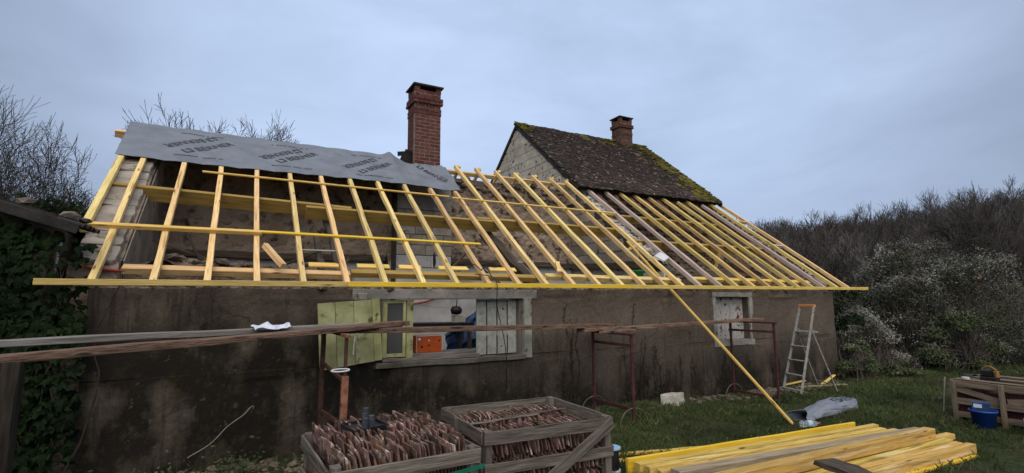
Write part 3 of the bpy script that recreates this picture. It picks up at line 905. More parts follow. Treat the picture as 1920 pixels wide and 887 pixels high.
# eave boards on the rafter tails
for (x0, x1, m, dz) in ((-1.85, 1.405, 'eave_dull', 0), (1.41, 6.50, 'eave_yellow', 0.002), (6.505, 14.38, 'new_batten', 0)):
    beam('eave_board', (x0, 7.243, 2.256 + dz), (x1, 7.243, 2.256 + dz), .030, .072, m, house)
# blocks between the two outer rafters of the right gable
for u in (2.05, 3.45):
    beam('spacer', rp(13.17, u, -.05), rp(13.60, u, -.05), .07, .075, 'lilac_wood', house, up=NRM)
# struts, props and old timbers inside
beam('strut', rp(7.75, 1.75, -.30), rp(7.84, 1.55, -.02), .07, .07, 'new_rafter', house, up=(1, 0, 0))
beam('strut', (10.75, 8.95, 2.75), rp(10.78, 1.75, -.1), .07, .06, 'new_batten', house, up=(1, 0, 0))
beam('old_post', (1.42, 9.5, 3.62), (1.95, 9.75, 2.0), .17, .16, 'old_wood_grey', house, up=(1, 0, 0), rough=.02)
beam('old_post', (1.22, 9.55, 3.35), (1.40, 9.6, 2.6), .10, .10, 'old_wood_grey', house, up=(1, 0, 0), rough=.02)
beam('old_brace', (4.55, 9.6, 3.45), (5.35, 8.6, 2.15), .16, .18, 'old_wood', house, up=(1, 0, 0), rough=.02)
beam('old_brace', (4.85, 9.75, 3.35), (5.75, 8.7, 2.0), .10, .14, 'old_wood_grey', house, up=(1, 0, 0), rough=.02)
for (a, c) in (((-1.1, 9.6, 3.0), (.2, 9.3, 2.5)), ((-.7, 9.4, 3.2), (-.35, 9.4, 2.5)), ((.3, 10.2, 2.45), (1.4, 9.4, 2.95)), ((1.5, 9.2, 2.4), (1.85, 9.5, 2.8)), ((4.0, 10.3, 2.6), (4.6, 10.5, 3.1)), ((5.0, 10.9, 2.9), (5.6, 10.5, 2.3))):
    beam('old_lath', a, c, .045, .04, 'old_wood', house, rough=.008)
beam('loose_lath', rp(.84, 1.0, -.12), rp(1.50, 1.0, -.12), .03, .012, 'white_surround', house, up=NRM)
beam('loose_lath', rp(4.52, .86, -.12), rp(4.85, .86, -.12), .03, .012, 'white_surround', house, up=NRM)

# ------------------------------------------------------------------ chimneys
def chimney(parent, x0, x1, y0, y1, z0, zband, ztop, bm, mm, name, courses=.086, L=.25, seed=1, capover=.05, kind_all=False):
    """Brick stack with recessed mortar, a stepped band and an open, capped top."""
    r = random.Random(seed)
    b = MB()
    g = .006
    b.box(x0 + g, x1 - g, y0 + g, y1 - g, z0 - .4, ztop - .16)
    ch = b.build(name, mm, parent)
    cache = {}
    def brick(cx, cy, cz, sx, sy, sz):
        k = (round(sx, 3), round(sy, 3), round(sz, 3))
        if k not in cache:
            q = MB(); q.cbox(sx, sy, sz, .004)
            me = bpy.data.meshes.new('brick'); me.from_pydata(q.v, [], q.f); me.materials.append(MATS[bm])
            cache[k] = me
        link('brick', cache[k], ch, Matrix.Translation((cx, cy, cz)) @ Matrix.Rotation(r.uniform(-.012, .012), 4, 'Z'))
    z = z0
    i = 0
    J = .016
    while z < ztop - .16:
        inband = zband <= z < zband + .15
        o = .045 if inband else (.012 if zband - .24 < z < zband - .12 else 0)
        xa, xb, ya, yb = x0 - o, x1 + o, y0 - o, y1 + o
        h = courses - J
        off = 0 if i % 2 == 0 else L / 2
        for face in ('front', 'left'):
            a0, a1 = (xa, xb) if face == 'front' else (ya + .105, yb)
            a = a0 - off
            while a < a1 - .01:
                s, e = max(a, a0), min(a + L, a1)
                if e - s > .035:
                    ln = e - s - J
                    if face == 'front':
                        brick((s + e) / 2, ya + .05, z + h / 2, ln, .10, h)
                    else:
                        brick(xa + .05, (s + e) / 2, z + h / 2, .10, ln, h)
                a += L
        z += courses
        i += 1
    # corner piers under the slab, dark opening between them
    zt = ztop - .16
    for (cx, cy) in ((x0 + .06, y0 + .06), (x1 - .06, y0 + .06), (x0 + .06, y1 - .06), (x1 - .06, y1 - .06)):
        q = MB(); q.cbox(.12, .12, .13, .006)
        q.build('pier', bm, ch, Matrix.Translation((cx, cy, zt + .055)))
    q = MB()
    v = capover
    q.box(x0 - v, x1 + v, y0 - v, y1 + v, ztop - .04, ztop - .005)
    q.build('cap_slab', 'chimney_cap', ch)
    q = MB(); q.box(x0 + .02, x1 - .02, y0 + .02, y1 - .02, zt - .002, zt + .012)
    q.build('flue_top', 'chimney_cap', ch)
    return ch
stack = chimney(house, 3.545, 4.185, 11.13, 11.68, 5.02, 6.62, 7.12, 'brick', 'mortar', 'chimney', seed=3)
b = MB()
for (px, pz, s) in ((3.60, 5.12, .05), (3.75, 5.10, .06), (3.92, 5.12, .05), (4.08, 5.13, .05), (4.16, 5.16, .04)):
    b.rock((px, 11.10, pz), (s * 1.6, .04, s), rnd, .3)
b.build('cement_fillet', 'grey_concrete', stack)

# ------------------------------------------------------------------ tiled house behind
old = thing('tiled_house', (10.8, 14.2, 0), 'old stone house with a steep dark mossy tiled roof behind the rafters', 'house')
X0, X1 = 7.95, 13.62
EV = Vector((0, 10.90, 5.04)); RG = Vector((0, 14.25, 7.80)); BK = Vector((0, 17.6, 5.04))
b = MB(); b.box(8.55, 13.4, 11.42, 17.0, 0, 5.2)
b.build('house_wall', 'grey_concrete', old)
b = MB()
b.prism([(10.98, 4.6), (17.45, 4.6), (17.45, 5.0), (14.24, 7.70), (10.98, 4.98)], 8.02, 8.42, Matrix(((0, 1, 0, 0), (1, 0, 0, 0), (0, 0, 1, 0), (0, 0, 0, 1))))
gab = b.build('gable_wall', 'gable_joint', old)
b = MB()
b.prism([(11.4, 4.6), (17.0, 4.6), (14.24, 7.5)], 13.0, 13.4, Matrix(((0, 1, 0, 0), (1, 0, 0, 0), (0, 0, 1, 0), (0, 0, 0, 1))))
b.build('gable_wall', 'grey_concrete', old)
def gable_blocks():
    r = random.Random(8)
    z = 4.62
    while z < 7.6:
        h = r.uniform(.27, .33)
        y = 10.98 - r.uniform(0, .4)
        while y < 17.4:
            L = r.uniform(.40, .75)
            ya, yb = y + .006, y + L - .006
            za, zb = z + .006, z + h - .006
            # clip against the two roof slopes
            def lim(yy): return 7.68 - (abs(yy - 14.24)) * (2.72 / 3.26)
            poly = []
            n = 8
            ys = sorted(set([ya, yb] + ([14.24] if ya < 14.24 < yb else []) + [ya + (yb - ya) * i / n for i in range(n + 1)]))
            ys = [q for q in ys if 10.99 < q < 17.44 and lim(q) > za + .02]
            if len(ys) >= 2:
                bot = [(q, za) for q in ys]
                top = [(q, min(zb, lim(q) - .005)) for q in reversed(ys)]
                b = MB()
                b.prism(bot + top, 0, .05)
                M = Matrix(((0, 1, 0, 8.005 - r.uniform(0, .008)), (1, 0, 0, 0), (0, 0, 1, 0), (0, 0, 0, 1)))
                o = b.build('stone_block', 'gable_stone', gab, M)
            y += L
        z += h
gable_blocks()
def sheet(name, a0, a1, b1, b0, th, m, parent):
    n = (Vector(a1) - Vector(a0)).cross(Vector(b0) - Vector(a0)).normalized() * th
    b = MB()
    q = [Vector(p) for p in (a0, a1, b1, b0)]
    b.add([tuple(p) for p in q] + [tuple(p - n) for p in q], [(0, 1, 2, 3), (7, 6, 5, 4), (0, 4, 5, 1), (1, 5, 6, 2), (2, 6, 7, 3), (3, 7, 4, 0)])
    return b.build(name, m, parent)
def P(v, x): return (x, v.y, v.z)
roof = sheet('roof', P(EV, X0 + .02), P(EV, X1 - .02), P(RG, X1 - .02), P(RG, X0 + .02), .06, 'slate_dark', old)
sheet('rear_roof', P(RG, X0 + .02), P(RG, X1 - .02), P(BK, X1 - .02), P(BK, X0 + .02), .06, 'slate_dark', old)
beam('verge_board', P(EV + Vector((0, .0, -.05)), X0 + .03), P(RG + Vector((0, 0, -.05)), X0 + .03), .035, .11, 'slate_dark', old)
beam('verge_board', P(RG + Vector((0, 0, -.05)), X0 + .03), P(BK + Vector((0, 0, -.05)), X0 + .03), .035, .11, 'slate_dark', old)
beam('verge_board', P(EV + Vector((0, .0, -.05)), X1 - .03), P(RG + Vector((0, 0, -.05)), X1 - .03), .035, .11, 'slate_dark', old)
def roof_tiles():
    r = random.Random(23)
    sl = (RG - EV); Ls = sl.length; e = sl / Ls
    nv = Vector((0, -e.z, e.y))
    mes = {}
    def tile_me(m, k):
        if (m, k) not in mes:
            q = MB()
            w, l, t = .168, .235, .024
            rr = random.Random(k)
            vs = []
            for zz in (0, t):
                for (i, j) in ((0, 0), (1, 0), (2, 0), (0, 1), (1, 1), (2, 1)):
                    x = (i / 2 - .5) * w * (1 - .04 * rr.random()); y = j * l + (rr.uniform(-.012, .012) if j == 0 else 0)
                    vs.append((x, y, zz + (.006 if i == 1 else 0) + rr.uniform(-.003, .003)))
            fs = [(6, 7, 10, 9), (7, 8, 11, 10), (0, 3, 4, 1), (1, 4, 5, 2), (0, 1, 7, 6), (1, 2, 8, 7), (0, 6, 9, 3), (2, 5, 11, 8)]
            q.add(vs, fs)
            me = bpy.data.meshes.new('roof_tile'); me.from_pydata(q.v, [], q.f); me.materials.append(MATS[m])
            mes[(m, k)] = me
        return mes[(m, k)]
    B = Matrix(((1, 0, 0, 0), (0, e.y, nv.y, 0), (0, e.z, nv.z, 0), (0, 0, 0, 1)))
    pitch = .108
    rows = int(Ls / pitch)
    cols = 34
    bulk = {'old_tile': MB(), 'old_tile_moss': MB()}
    cnt = 0
    for j in range(rows + 1):
        for i in range(cols):
            x = X0 + .085 + (i + (.5 if j % 2 else 0)) * (X1 - X0 - .17) / (cols - .5)
            u = j * pitch - .06 - (r.uniform(0, .07) if j == 0 else r.uniform(-.012, .012))
            p = EV + e * u
            mossy = 0
            right = (x - X0) / (X1 - X0); hgt = u / Ls
            mn = nz(x, u, 3, 1.6)
            if right > .78 and mn + .5 * nz(x, u, 11, 5) + (right - .80) * 2.2 > .24: mossy = 1
            if hgt > .88 and mn > .12 and right > .45: mossy = 1
            if hgt > .86 and right < .10 and mn > -.15: mossy = 1
            m = 'old_tile_moss' if mossy else 'old_tile'
            sag = -.05 * math.sin(math.pi * right) * math.sin(math.pi * min(1, max(0, hgt))) + .015 * nz(x, u, 8, 1.2)
            lift = .012 + (.010 * mossy) + r.uniform(-.004, .006)
            M = Matrix.Translation(Vector((x + r.uniform(-.012, .012), 0, 0)) + Vector((0, p.y, p.z)) + nv * (lift + sag + .03)) @ B \
                @ Matrix.Rotation(r.uniform(-.07, .07), 4, 'Z') @ Matrix.Rotation(-.085 + r.uniform(-.05, .05), 4, 'X') @ Matrix.Rotation(r.uniform(-.04, .04), 4, 'Y')
            me = tile_me(m, r.randrange(4))
            if cnt < 300 and j < 9:
                link('roof_tile', me, roof, M)
                cnt += 1
            else:
                bk = bulk[m]
                k = len(bk.v)
                bk.v.extend([tuple(M @ v.co) for v in me.vertices])
                bk.f.extend([tuple(q + k for q in pl.vertices) for pl in me.polygons])
    for m, bk in bulk.items():
        o = bk.build('tile_field' if m == 'old_tile' else 'mossy_tile_field', m, roof)
        o['kind'] = 'stuff'
    # ridge tiles: half-round, lapped
    n = 19
    for i in range(n):
        x = X0 + (X1 - X0) * i / n
        q = MB()
        L = (X1 - X0) / n * 1.12
        rr = .10
        vs, fs = [], []
        for s_, xx in enumerate((0, L)):
            for ring in (rr + .004 * s_, rr - .018):
                for k in range(7):
                    a = math.pi * k / 6
                    vs.append((xx, ring * math.cos(a), ring * math.sin(a) * .75))
        for k in range(6):
            fs += [(k, k + 1, 14 + k + 1, 14 + k), (7 + k + 1, 7 + k, 21 + k, 21 + k + 1), (k, 7 + k, 8 + k, k + 1), (14 + k, 15 + k, 22 + k, 21 + k)]
        q.add(vs, fs)
        sg = -.06 * math.sin(math.pi * (i + .5) / n)
        q.build('ridge_tile', 'old_tile_moss' if (i < 2 or i > 14) else 'old_tile', roof,
                Matrix.Translation((x, RG.y, RG.z + sg + r.uniform(-.01, .014))) @ Matrix.Rotation(r.uniform(-.05, .03), 4, 'Y') @ Matrix.Rotation(r.uniform(-.04, .04), 4, 'Z'))
    # cushions of moss
    b = MB()
    for i in range(420):
        t = r.random()
        if t < .62:
            u = Ls * r.random(); x = X1 - .08 - abs(r.gauss(0, .35))
        elif t < .85:
            u = Ls * (1 - abs(r.gauss(0, .05))); x = X0 + (X1 - X0) * (.60 + .4 * r.random())
        else:
            u = Ls * (1 - abs(r.gauss(0, .06))); x = X0 + abs(r.gauss(0, .22))
        if not (X0 < x < X1): continue
        if nz(x, u, 5, 1.3) < -.2: continue
        p = EV + e * min(u, Ls - .02) + nv * .055
        s = r.uniform(.03, .09)
        b.rock((x, p.y, p.z), (s * 1.2, s, s * .45), r, .35)
    o = b.build('moss_cushions', 'moss', roof)
    o['kind'] = 'stuff'
roof_tiles()
stack2 = chimney(old, 12.22, 12.80, 14.0, 14.48, 7.50, 8.30, 8.76, 'brick_old', 'mortar_dark', 'chimney', courses=.07, seed=9, capover=.045)

# ------------------------------------------------------------------ grey roofing membrane over the upper left slope
SUPPORT = RX + [-1.68, -1.74]
def memb_pt(x, s):
    """x along the house, s: 0 at the lower edge, 1 at the ridge, a little more over it."""
    right = sstep(2.75, 4.2, x)
    lo = 3.545 - .03 * math.sin((x + 1.7) * 1.1) - .06 * right
    hi = 5.13 - .45 * sstep(3.0, 3.5, x)
    u = lo + (hi - lo) * s
    # nearest rafters hold it up, it sags between them
    q = min(1.0, min(abs(a - x) for a in SUPPORT) / .275)
    off = .012 - .018 * q * q * (1 - .5 * right)
    off += (.004 + .060 * right * right) * (nz(x, u, 2, 2.3) + .6 * nz(x, u, 6, 5.5)) + .055 * right * s
    # a loose fold in front of the chimney
    off += .07 * math.exp(-((x - 3.02) / .09) ** 2) * sstep(.35, 1, s)
    off = max(off, .006 - .018 * q * q)
    return rp(x, u, off)
def build_membrane():
    x0, x1 = -1.775, 4.25
    nx, ns = 190, 36
    b = MB()
    for j in range(ns + 1):
        for i in range(nx + 1):
            s = j / ns
            x = x0 + (x1 - x0) * i / nx
            if i == 0: x -= .03 * (s - .5)
            b.v.append(tuple(memb_pt(x, s)))
    # folded over the ridge on the left part
    k0 = len(b.v)
    for i in range(nx + 1):
        x = x0 + (x1 - x0) * i / nx
        p = memb_pt(x, 1.0)
        b.v.append((p.x, p.y + .10, p.z - .05 if x < 3.0 else p.z - .12))
    for j in range(ns):
        for i in range(nx):
            a = j * (nx + 1) + i
            b.f.append((a, a + 1, a + nx + 2, a + nx + 1))
    for i in range(nx):
        a = ns * (nx + 1) + i
        b.f.append((a, a + 1, k0 + i + 1, k0 + i))
    o = b.build('roofing_membrane', 'membrane', None, smooth=True)
    tag(o, 'grey printed roofing membrane laid over the upper rafters left of the red chimney', 'membrane')
    md = o.modifiers.new('thick', 'SOLIDIFY'); md.thickness = .003; md.offset = -1
    return o
memb = build_membrane()

def text_polys(s, size):
    cu = bpy.data.curves.new('tmp_text', 'FONT')
    cu.body = s
    cu.size = size
    cu.align_x = 'LEFT'
    cu.offset = size * .010
    cu.resolution_u = 2
    ob = bpy.data.objects.new('tmp_text', cu)
    col.objects.link(ob)
    dg = bpy.context.evaluated_depsgraph_get()
    me = bpy.data.meshes.new_from_object(ob.evaluated_get(dg))
    v = [tuple(p.co) for p in me.vertices]
    f = [tuple(p.vertices) for p in me.polygons]
    bpy.data.objects.remove(ob)
    bpy.data.curves.remove(cu)
    bpy.data.meshes.remove(me)
    return v, f
TV, TF = text_polys('BERNER', .19)
TW = max(v[0] for v in TV); TH = max(v[1] for v in TV)
def logo_polys():
    """The open square mark in front of the name."""
    q = MB()
    def r_(x0, x1, y0, y1): q.add([(x0, y0, 0), (x1, y0, 0), (x1, y1, 0), (x0, y1, 0)], [(0, 1, 2, 3)])
    t = .030
    r_(0, t, .0, .135); r_(t, .15 - t, 0, t); r_(.15 - t, .15, 0, .135); r_(.075, .15 - t, .135 - t, .135)
    return q.v, q.f
LV, LF = logo_polys()
def print_on_membrane(cx, cu, ang, length=.98, name='lettering'):
    k = length / (TW + .20)
    b = MB()
    for (vv, ff, ox) in ((LV, LF, 0), (TV, TF, .20)):
        out = []
        for (x, y, _) in vv:
            lx, ly = (x + ox) * k, (y - TH / 2) * k * 1.0
            X = cx + lx * math.cos(ang) - ly * math.sin(ang)
            U = cu + lx * math.sin(ang) + ly * math.cos(ang)
            out.append((X, U, 0))
        b.add(out, ff)
    drape(b, name)
def drape(b, name, kind=None):
    # split long faces is not needed: letters are small against the waves of the sheet
    vv = []
    for (X, U, _) in b.v:
        lo = 3.545 - .03 * math.sin((X + 1.7) * 1.1) - .06 * sstep(2.75, 4.2, X)
        hi = 5.13 - .45 * sstep(3.0, 3.5, X)
        vv.append(tuple(memb_pt(X, (U - lo) / (hi - lo)) + NRM * .007))
    b.v = vv
    o = b.build(name, 'print_ink', memb)
    if kind: o['kind'] = kind
A42 = R(41)
for (x, u) in ((-.86, 3.97), (.66, 3.99), (2.20, 3.95)):
    print_on_membrane(x, u, A42)
for (x, u) in ((-.41, 4.79), (1.10, 4.72), (2.63, 4.72)):
    print_on_membrane(x, u, A42 + math.pi)
print_on_membrane(3.55, 4.55, R(-52), .85)
def small_print(x0, x1, u):
    r = random.Random(int(x0 * 100) + int(u * 10))
    b = MB()
    x = x0
    while x < x1:
        w = r.uniform(.018, .034)
        if r.random() < .84:
            b.add([(x, u - .016, 0), (x + w, u - .016, 0), (x + w, u + .016, 0), (x, u + .016, 0)], [(0, 1, 2, 3)])
        x += w + .010
    drape(b, 'small_print', 'stuff')
for x in (-.99, .55, 2.10):
    small_print(x, x + .74, 3.80)
    small_print(x + .02, x + .70, 4.86)

# torn lead and slate bits beside the chimney
b = MB()
for (x, y, z, sx, sz, a) in ((3.42, 11.30, 5.30, .14, .12, .3), (3.36, 11.26, 5.42, .17, .05, -.2), (3.47, 11.36, 5.38, .10, .16, .1)):
    b.box(-sx, sx, -.015, .015, -sz, sz, Matrix.Translation((x, y, z)) @ Matrix.Rotation(a, 4, 'Y') @ Matrix.Rotation(.4, 4, 'X'))
b.build('flashing', 'slate_dark', stack)

# ------------------------------------------------------------------ windows, shutters, lintels
def board(name, x0, x1, y0, y1, z0, z1, m, parent, M=None, c=.004):
    """Upright board: mesh axes kept (grain along z handled by the material's scale)."""
    b = MB()
    sx, sy, sz = x1 - x0, y1 - y0, z1 - z0
    b.cbox(sz, sx, sy, c)
    T = Matrix.Translation(((x0 + x1) / 2, (y0 + y1) / 2, (z0 + z1) / 2)) @ Matrix(((0, 1, 0, 0), (0, 0, 1, 0), (1, 0, 0, 0), (0, 0, 0, 1)))
    return b.build(name, m, parent, (M @ T) if M else T)

beam('lintel', (1.53, WALL_Y + .12, 2.125), (4.62, WALL_Y + .12, 2.125), .27, .145, 'grey_concrete', house, rough=.004)
beam('lintel', (8.98, WALL_Y + .12, 2.11), (10.26, WALL_Y + .12, 2.11), .27, .095, 'white_surround', house, rough=.006)
b = MB(); b.cbox(.20, .12, .10, .01); b.build('lintel_end', 'white_surround', house, Matrix.Translation((1.63, WALL_Y - .005, 2.09)))
# big window
beam('jamb', (4.43, WALL_Y + .10, 1.08), (4.43, WALL_Y + .10, 2.05), .26, .145, 'white_surround', house, up=(1, 0, 0), rough=.004)
beam('sill', (1.88, WALL_Y + .07, 1.095), (4.36, WALL_Y + .07, 1.095), .30, .07, 'sill_stone', house, rough=.006)
beam('threshold', (2.0, WALL_Y + .10, 1.165), (3.55, WALL_Y + .10, 1.155), .16, .05, 'old_wood_grey', house, rough=.006)
wf = board('window_frame', 1.985, 2.06, WALL_Y + .05, WALL_Y + .11, 1.20, 2.04, 'green_trim', house)
board('stile', 2.30, 2.345, WALL_Y + .05, WALL_Y + .11, 1.20, 2.04, 'green_trim', wf)
board('post', 2.352, 2.45, WALL_Y + .03, WALL_Y + .12, 1.18, 2.04, 'green_paint', wf)
beam('rail', (2.06, WALL_Y + .08, 1.225), (2.30, WALL_Y + .08, 1.225), .06, .05, 'green_trim', wf)
beam('rail', (2.06, WALL_Y + .08, 2.015), (2.30, WALL_Y + .08, 2.015), .06, .05, 'green_trim', wf)
b = MB(); b.box(2.055, 2.305, WALL_Y + .075, WALL_Y + .081, 1.245, 1.995); b.build('pane', 'window_glass', wf)
# green shutter, hinged on the left jamb and swung wide open
Msh = Matrix.Translation((1.945, WALL_Y - .02, 0)) @ Matrix.Rotation(R(180 + 12), 4, 'Z') @ Matrix.Translation((0, 0, 1.6)) @ Matrix.Rotation(R(4.2), 4, 'Y') @ Matrix.Translation((0, 0, -1.6))
sh = board('shutter', .0, .12, -.012, .018, 1.185, 2.065, 'green_trim', house, Msh)
xs = (.125, .40, .665, .905)
for i in range(3):
    board('shutter_board', xs[i], xs[i + 1] - .007, -.014 + .002 * i, .016, 1.18 - .004 * i, 2.06 + .002 * i, 'green_paint', sh, Msh)
# white shutter, closed on the right
sw = board('shutter', 3.555, 3.735, WALL_Y + .145, WALL_Y + .172, 1.150, 2.045, 'white_paint', house)
for (a, c) in ((3.742, 3.925), (3.932, 4.12), (4.127, 4.30)):
    board('shutter_board', a, c, WALL_Y + .145 + rnd.uniform(0, .004), WALL_Y + .172, 1.150, 2.045, 'white_paint', sw)
for x in (3.738, 3.928, 4.123):
    for (z0, z1) in ((1.16, 1.45), (1.55, 2.03)):
        b = MB(); b.box(x - .010, x + .010, WALL_Y + .141, WALL_Y + .149, z0, z1)
        b.build('rust_streak', 'rust_dark', sw)
board('reveal', 4.305, 4.357, WALL_Y + .06, WALL_Y + .30, 1.135, 2.045, 'old_wood_grey', house)
# small window with peeling shutter
board('jamb', 8.985, 9.078, WALL_Y - .012, WALL_Y + .25, 1.02, 2.06, 'white_surround', house)
board('jamb', 10.162, 10.27, WALL_Y - .012, WALL_Y + .25, 1.02, 2.06, 'white_surround', house)
beam('sill', (9.08, WALL_Y + .10, 1.085), (10.16, WALL_Y + .10, 1.085), .24, .12, 'white_surround', house, rough=.006)
sp = board('shutter', 9.085, 9.44, WALL_Y + .17, WALL_Y + .20, 1.15, 2.055, 'peeling_paint', house)
board('shutter_board', 9.446, 9.72, WALL_Y + .172, WALL_Y + .20, 1.15, 2.055, 'peeling_paint', sp)
board('shutter_board', 9.726, 10.155, WALL_Y + .17, WALL_Y + .20, 1.15, 2.055, 'peeling_paint', sp)

# things seen through the big window
t = thing('work_table', (3.1, 8.75, .12), 'dark table top seen through the wide open window', 'table')
beam('table_top', (2.35, 8.75, 1.62), (3.85, 8.75, 1.60), .55, .07, 'black_plastic', t)
for x in (2.42, 3.78):
    for y in (8.52, 8.98):
        beam('leg', (x, y, .12), (x, y, 1.57), .06, .06, 'old_wood', t, up=(1, 0, 0))
t = thing('orange_drawer_box', (2.92, 8.33, 1.18), 'orange metal box with white edges standing in the window opening', 'box')
beam('body', (2.70, 8.36, 1.318), (3.16, 8.36, 1.318), .26, .27, 'orange_box', t)
for (a, c) in (((2.70, 8.226, 1.452), (3.16, 8.226, 1.452)), ((3.152, 8.226, 1.19), (3.152, 8.226, 1.452)), ((2.706, 8.226, 1.19), (2.706, 8.226, 1.452))):
    beam('edge_trim', a, c, .012, .014, 'white_plastic', t, up=(0, -1, 0))
for (x, z, s, m) in ((2.755, 1.40, .022, 'white_plastic'), (2.92, 1.375, .016, 'white_plastic'), (2.92, 1.30, .014, 'rust_dark'), (2.80, 1.28, .018, 'black_plastic'), (3.10, 1.37, .016, 'rust_dark')):
    b = MB(); b.lathe([(s, 0), (s, .012), (s * .5, .016)], 10, close=True)
    b.build('knob', m, t, Matrix.Translation((x, 8.229, z)) @ Matrix.Rotation(R(90), 4, 'X'))
b = MB(); b.cbox(1.9, .45, 1.06, .01)
o = b.build('work_bench', 'grey_concrete', None, Matrix.Translation((3.1, 8.37, .651)))
tag(o, 'grey masonry bench below the window under the orange box', 'bench')
def tarp(name, c, sx, sz, m, label, seed):
    b = MB()
    n = 16
    for j in range(n + 1):
        for i in range(n + 1):
            x = (i / n - .5) * sx; z = (j / n) * sz
            y = .22 * nz(x * 2.5, z * 2.5, seed, 1) + .09 * nz(x, z, seed, 7) - .18 * (1 - j / n)
            zz = z * (1 - .35 * (1 - i / n) * (j / n))
            b.v.append((x, y, zz))
    for j in range(n):
        for i in range(n):
            a = j * (n + 1) + i
            b.f.append((a, a + 1, a + n + 2, a + n + 1))
    o = b.build(name, m, None, Matrix.Translation(c), smooth=False)
    md = o.modifiers.new('thick', 'SOLIDIFY'); md.thickness = .004
    return tag(o, label, 'tarp')
tarp('blue_tarp', (4.05, 9.1, .12), 1.0, 1.98, 'blue_tarp', 'crumpled blue tarp heaped inside the window beside the white shutter', 3)
t = thing('work_lamp', (3.62, 8.72, 1.64), 'black lamp head on a pale box on the table in the window', 'lamp')
b = MB(); b.cbox(.20, .16, .13, .008); b.build('base', 'cream_plastic', t, Matrix.Translation((3.66, 8.72, 1.702)))
b = MB(); b.lathe([(.01, 0), (.09, .02), (.11, .09), (.07, .15), (.01, .16)], 14); b.build('head', 'black_plastic', t, Matrix.Translation((3.60, 8.70, 1.775)), smooth=True)
b = MB(); b.tube([(3.60, 8.70, 1.92), (3.63, 8.70, 2.2), (3.72, 8.9, 2.6)], .009, 6); b.build('cord', 'black_plastic', t)
def curve_pts(ps, n=10):
    """Catmull-Rom through the points."""
    P_ = [Vector(p) for p in ps]
    P_ = [P_[0] * 2 - P_[1]] + P_ + [P_[-1] * 2 - P_[-2]]
    out = []
    for i in range(1, len(P_) - 2):
        for k in range(n):
            t = k / n
            a, b_, c, d = P_[i - 1], P_[i], P_[i + 1], P_[i + 2]
            out.append(.5 * ((2 * b_) + (c - a) * t + (2 * a - 5 * b_ + 4 * c - d) * t * t + (3 * b_ - a - 3 * c + d) * t ** 3))
    out.append(P_[-2])
    return out
def cable(name, ps, r, m, label, n=10):
    b = MB(); b.tube(curve_pts(ps, n), r, 6)
    return tag(b.build(name, m, None, smooth=True), label, 'cable')
cable('red_hose', [(2.0, 10.9, 2.35), (2.6, 10.9, 2.05), (3.3, 10.9, 1.96), (4.0, 10.9, 2.08), (4.7, 10.9, 2.45)], .022, 'red_rubber', 'red hose slung across the white wall inside the window')
cable('grey_hose', [(2.2, 11.0, 2.45), (3.0, 11.0, 2.12), (3.8, 11.0, 1.92), (4.5, 11.0, 1.86)], .022, 'grey_rubber', 'grey hose sagging across the white wall inside the window')
cable('red_conduit', [(-1.86, 7.75, 2.62), (-1.75, 7.72, 2.52), (-1.45, 7.72, 2.44), (-1.0, 7.75, 2.40), (-.5, 7.9, 2.39), (0.0, 8.0, 2.38)], .022, 'red_rubber', 'red flexible conduit poking out over the wall top at the left gable')
cable('black_cable', [(3.40, 7.45, 2.44), (3.62, 7.30, 2.40), (3.655, 7.19, 2.29), (3.66, 7.19, 2.15), (3.72, 7.30, 1.9), (3.85, 7.36, 1.5), (3.93, 7.40, 1.1), (3.98, 7.50, .62)], .007, 'black_plastic', 'thin black cable hanging from the eave board down past the white shutter')
b = MB()
for (a, c) in (((3.3, 7.55, 2.55), (3.52, 7.45, 2.50)), ((3.5, 7.45, 2.5), (3.62, 7.30, 2.40))):
    b.tube(curve_pts([a, ((a[0] + c[0]) / 2, (a[1] + c[1]) / 2, a[2] + .05), c], 6), .008, 5)
o = b.build('black_pipe', 'black_plastic', None)
tag(o, 'short black pipe curling over the wall plate above the window', 'pipe')

# buckets and trays in the attic
def bucket(name, loc, r0, r1, h, m, label, wire=True, rot=0, squash=1.0):
    t = thing(name, loc, label, 'bucket')
    M = Matrix.Translation(loc) @ Matrix.Rotation(rot, 4, 'Z') @ Matrix.Diagonal((1, squash, 1, 1))
    b = MB(); b.lathe([(r0 * .2, 0), (r0, .0), (r1, h), (r1 + .012, h), (r1 + .012, h - .025), (r1 - .004, h - .03)], 22)
    b.lathe([(r1 - .006, h - .004), (r0 - .006, .012), (.001, .012)], 22)
    b.build('body', m, t, M, smooth=True)
    if wire:
        b = MB(); b.tube([(r1 * math.cos(a), .02 + .0 * a, h - .02 - r1 * .62 * math.sin(a)) for a in [math.pi * i / 12 for i in range(13)]], .004, 5)
        b.build('handle', 'galvanised', t, M @ Matrix.Translation((0, -r1 - .012, 0)))
    return t
bucket('green_bucket', (7.72, 8.45, 2.42), .10, .13, .23, 'green_plastic', 'green bucket standing on the wall top behind the rafters', False)
b = MB(); b.cbox(.34, .24, .035, .01); o = b.build('plastic_tray', 'white_plastic', None, Matrix.Translation(rp(8.08, 1.02, .03)) @ Matrix.Rotation(S, 4, 'X') @ Matrix.Rotation(R(30), 4, 'Z'))
tag(o, 'white plastic tray lying on the rafters beside the leaning batten', 'tray')
b = MB(); b.cbox(1.0, .9, .25, .02); b.build('wall_pier', 'cross_block', house, Matrix.Translation((7.75, 8.2, 2.28)))

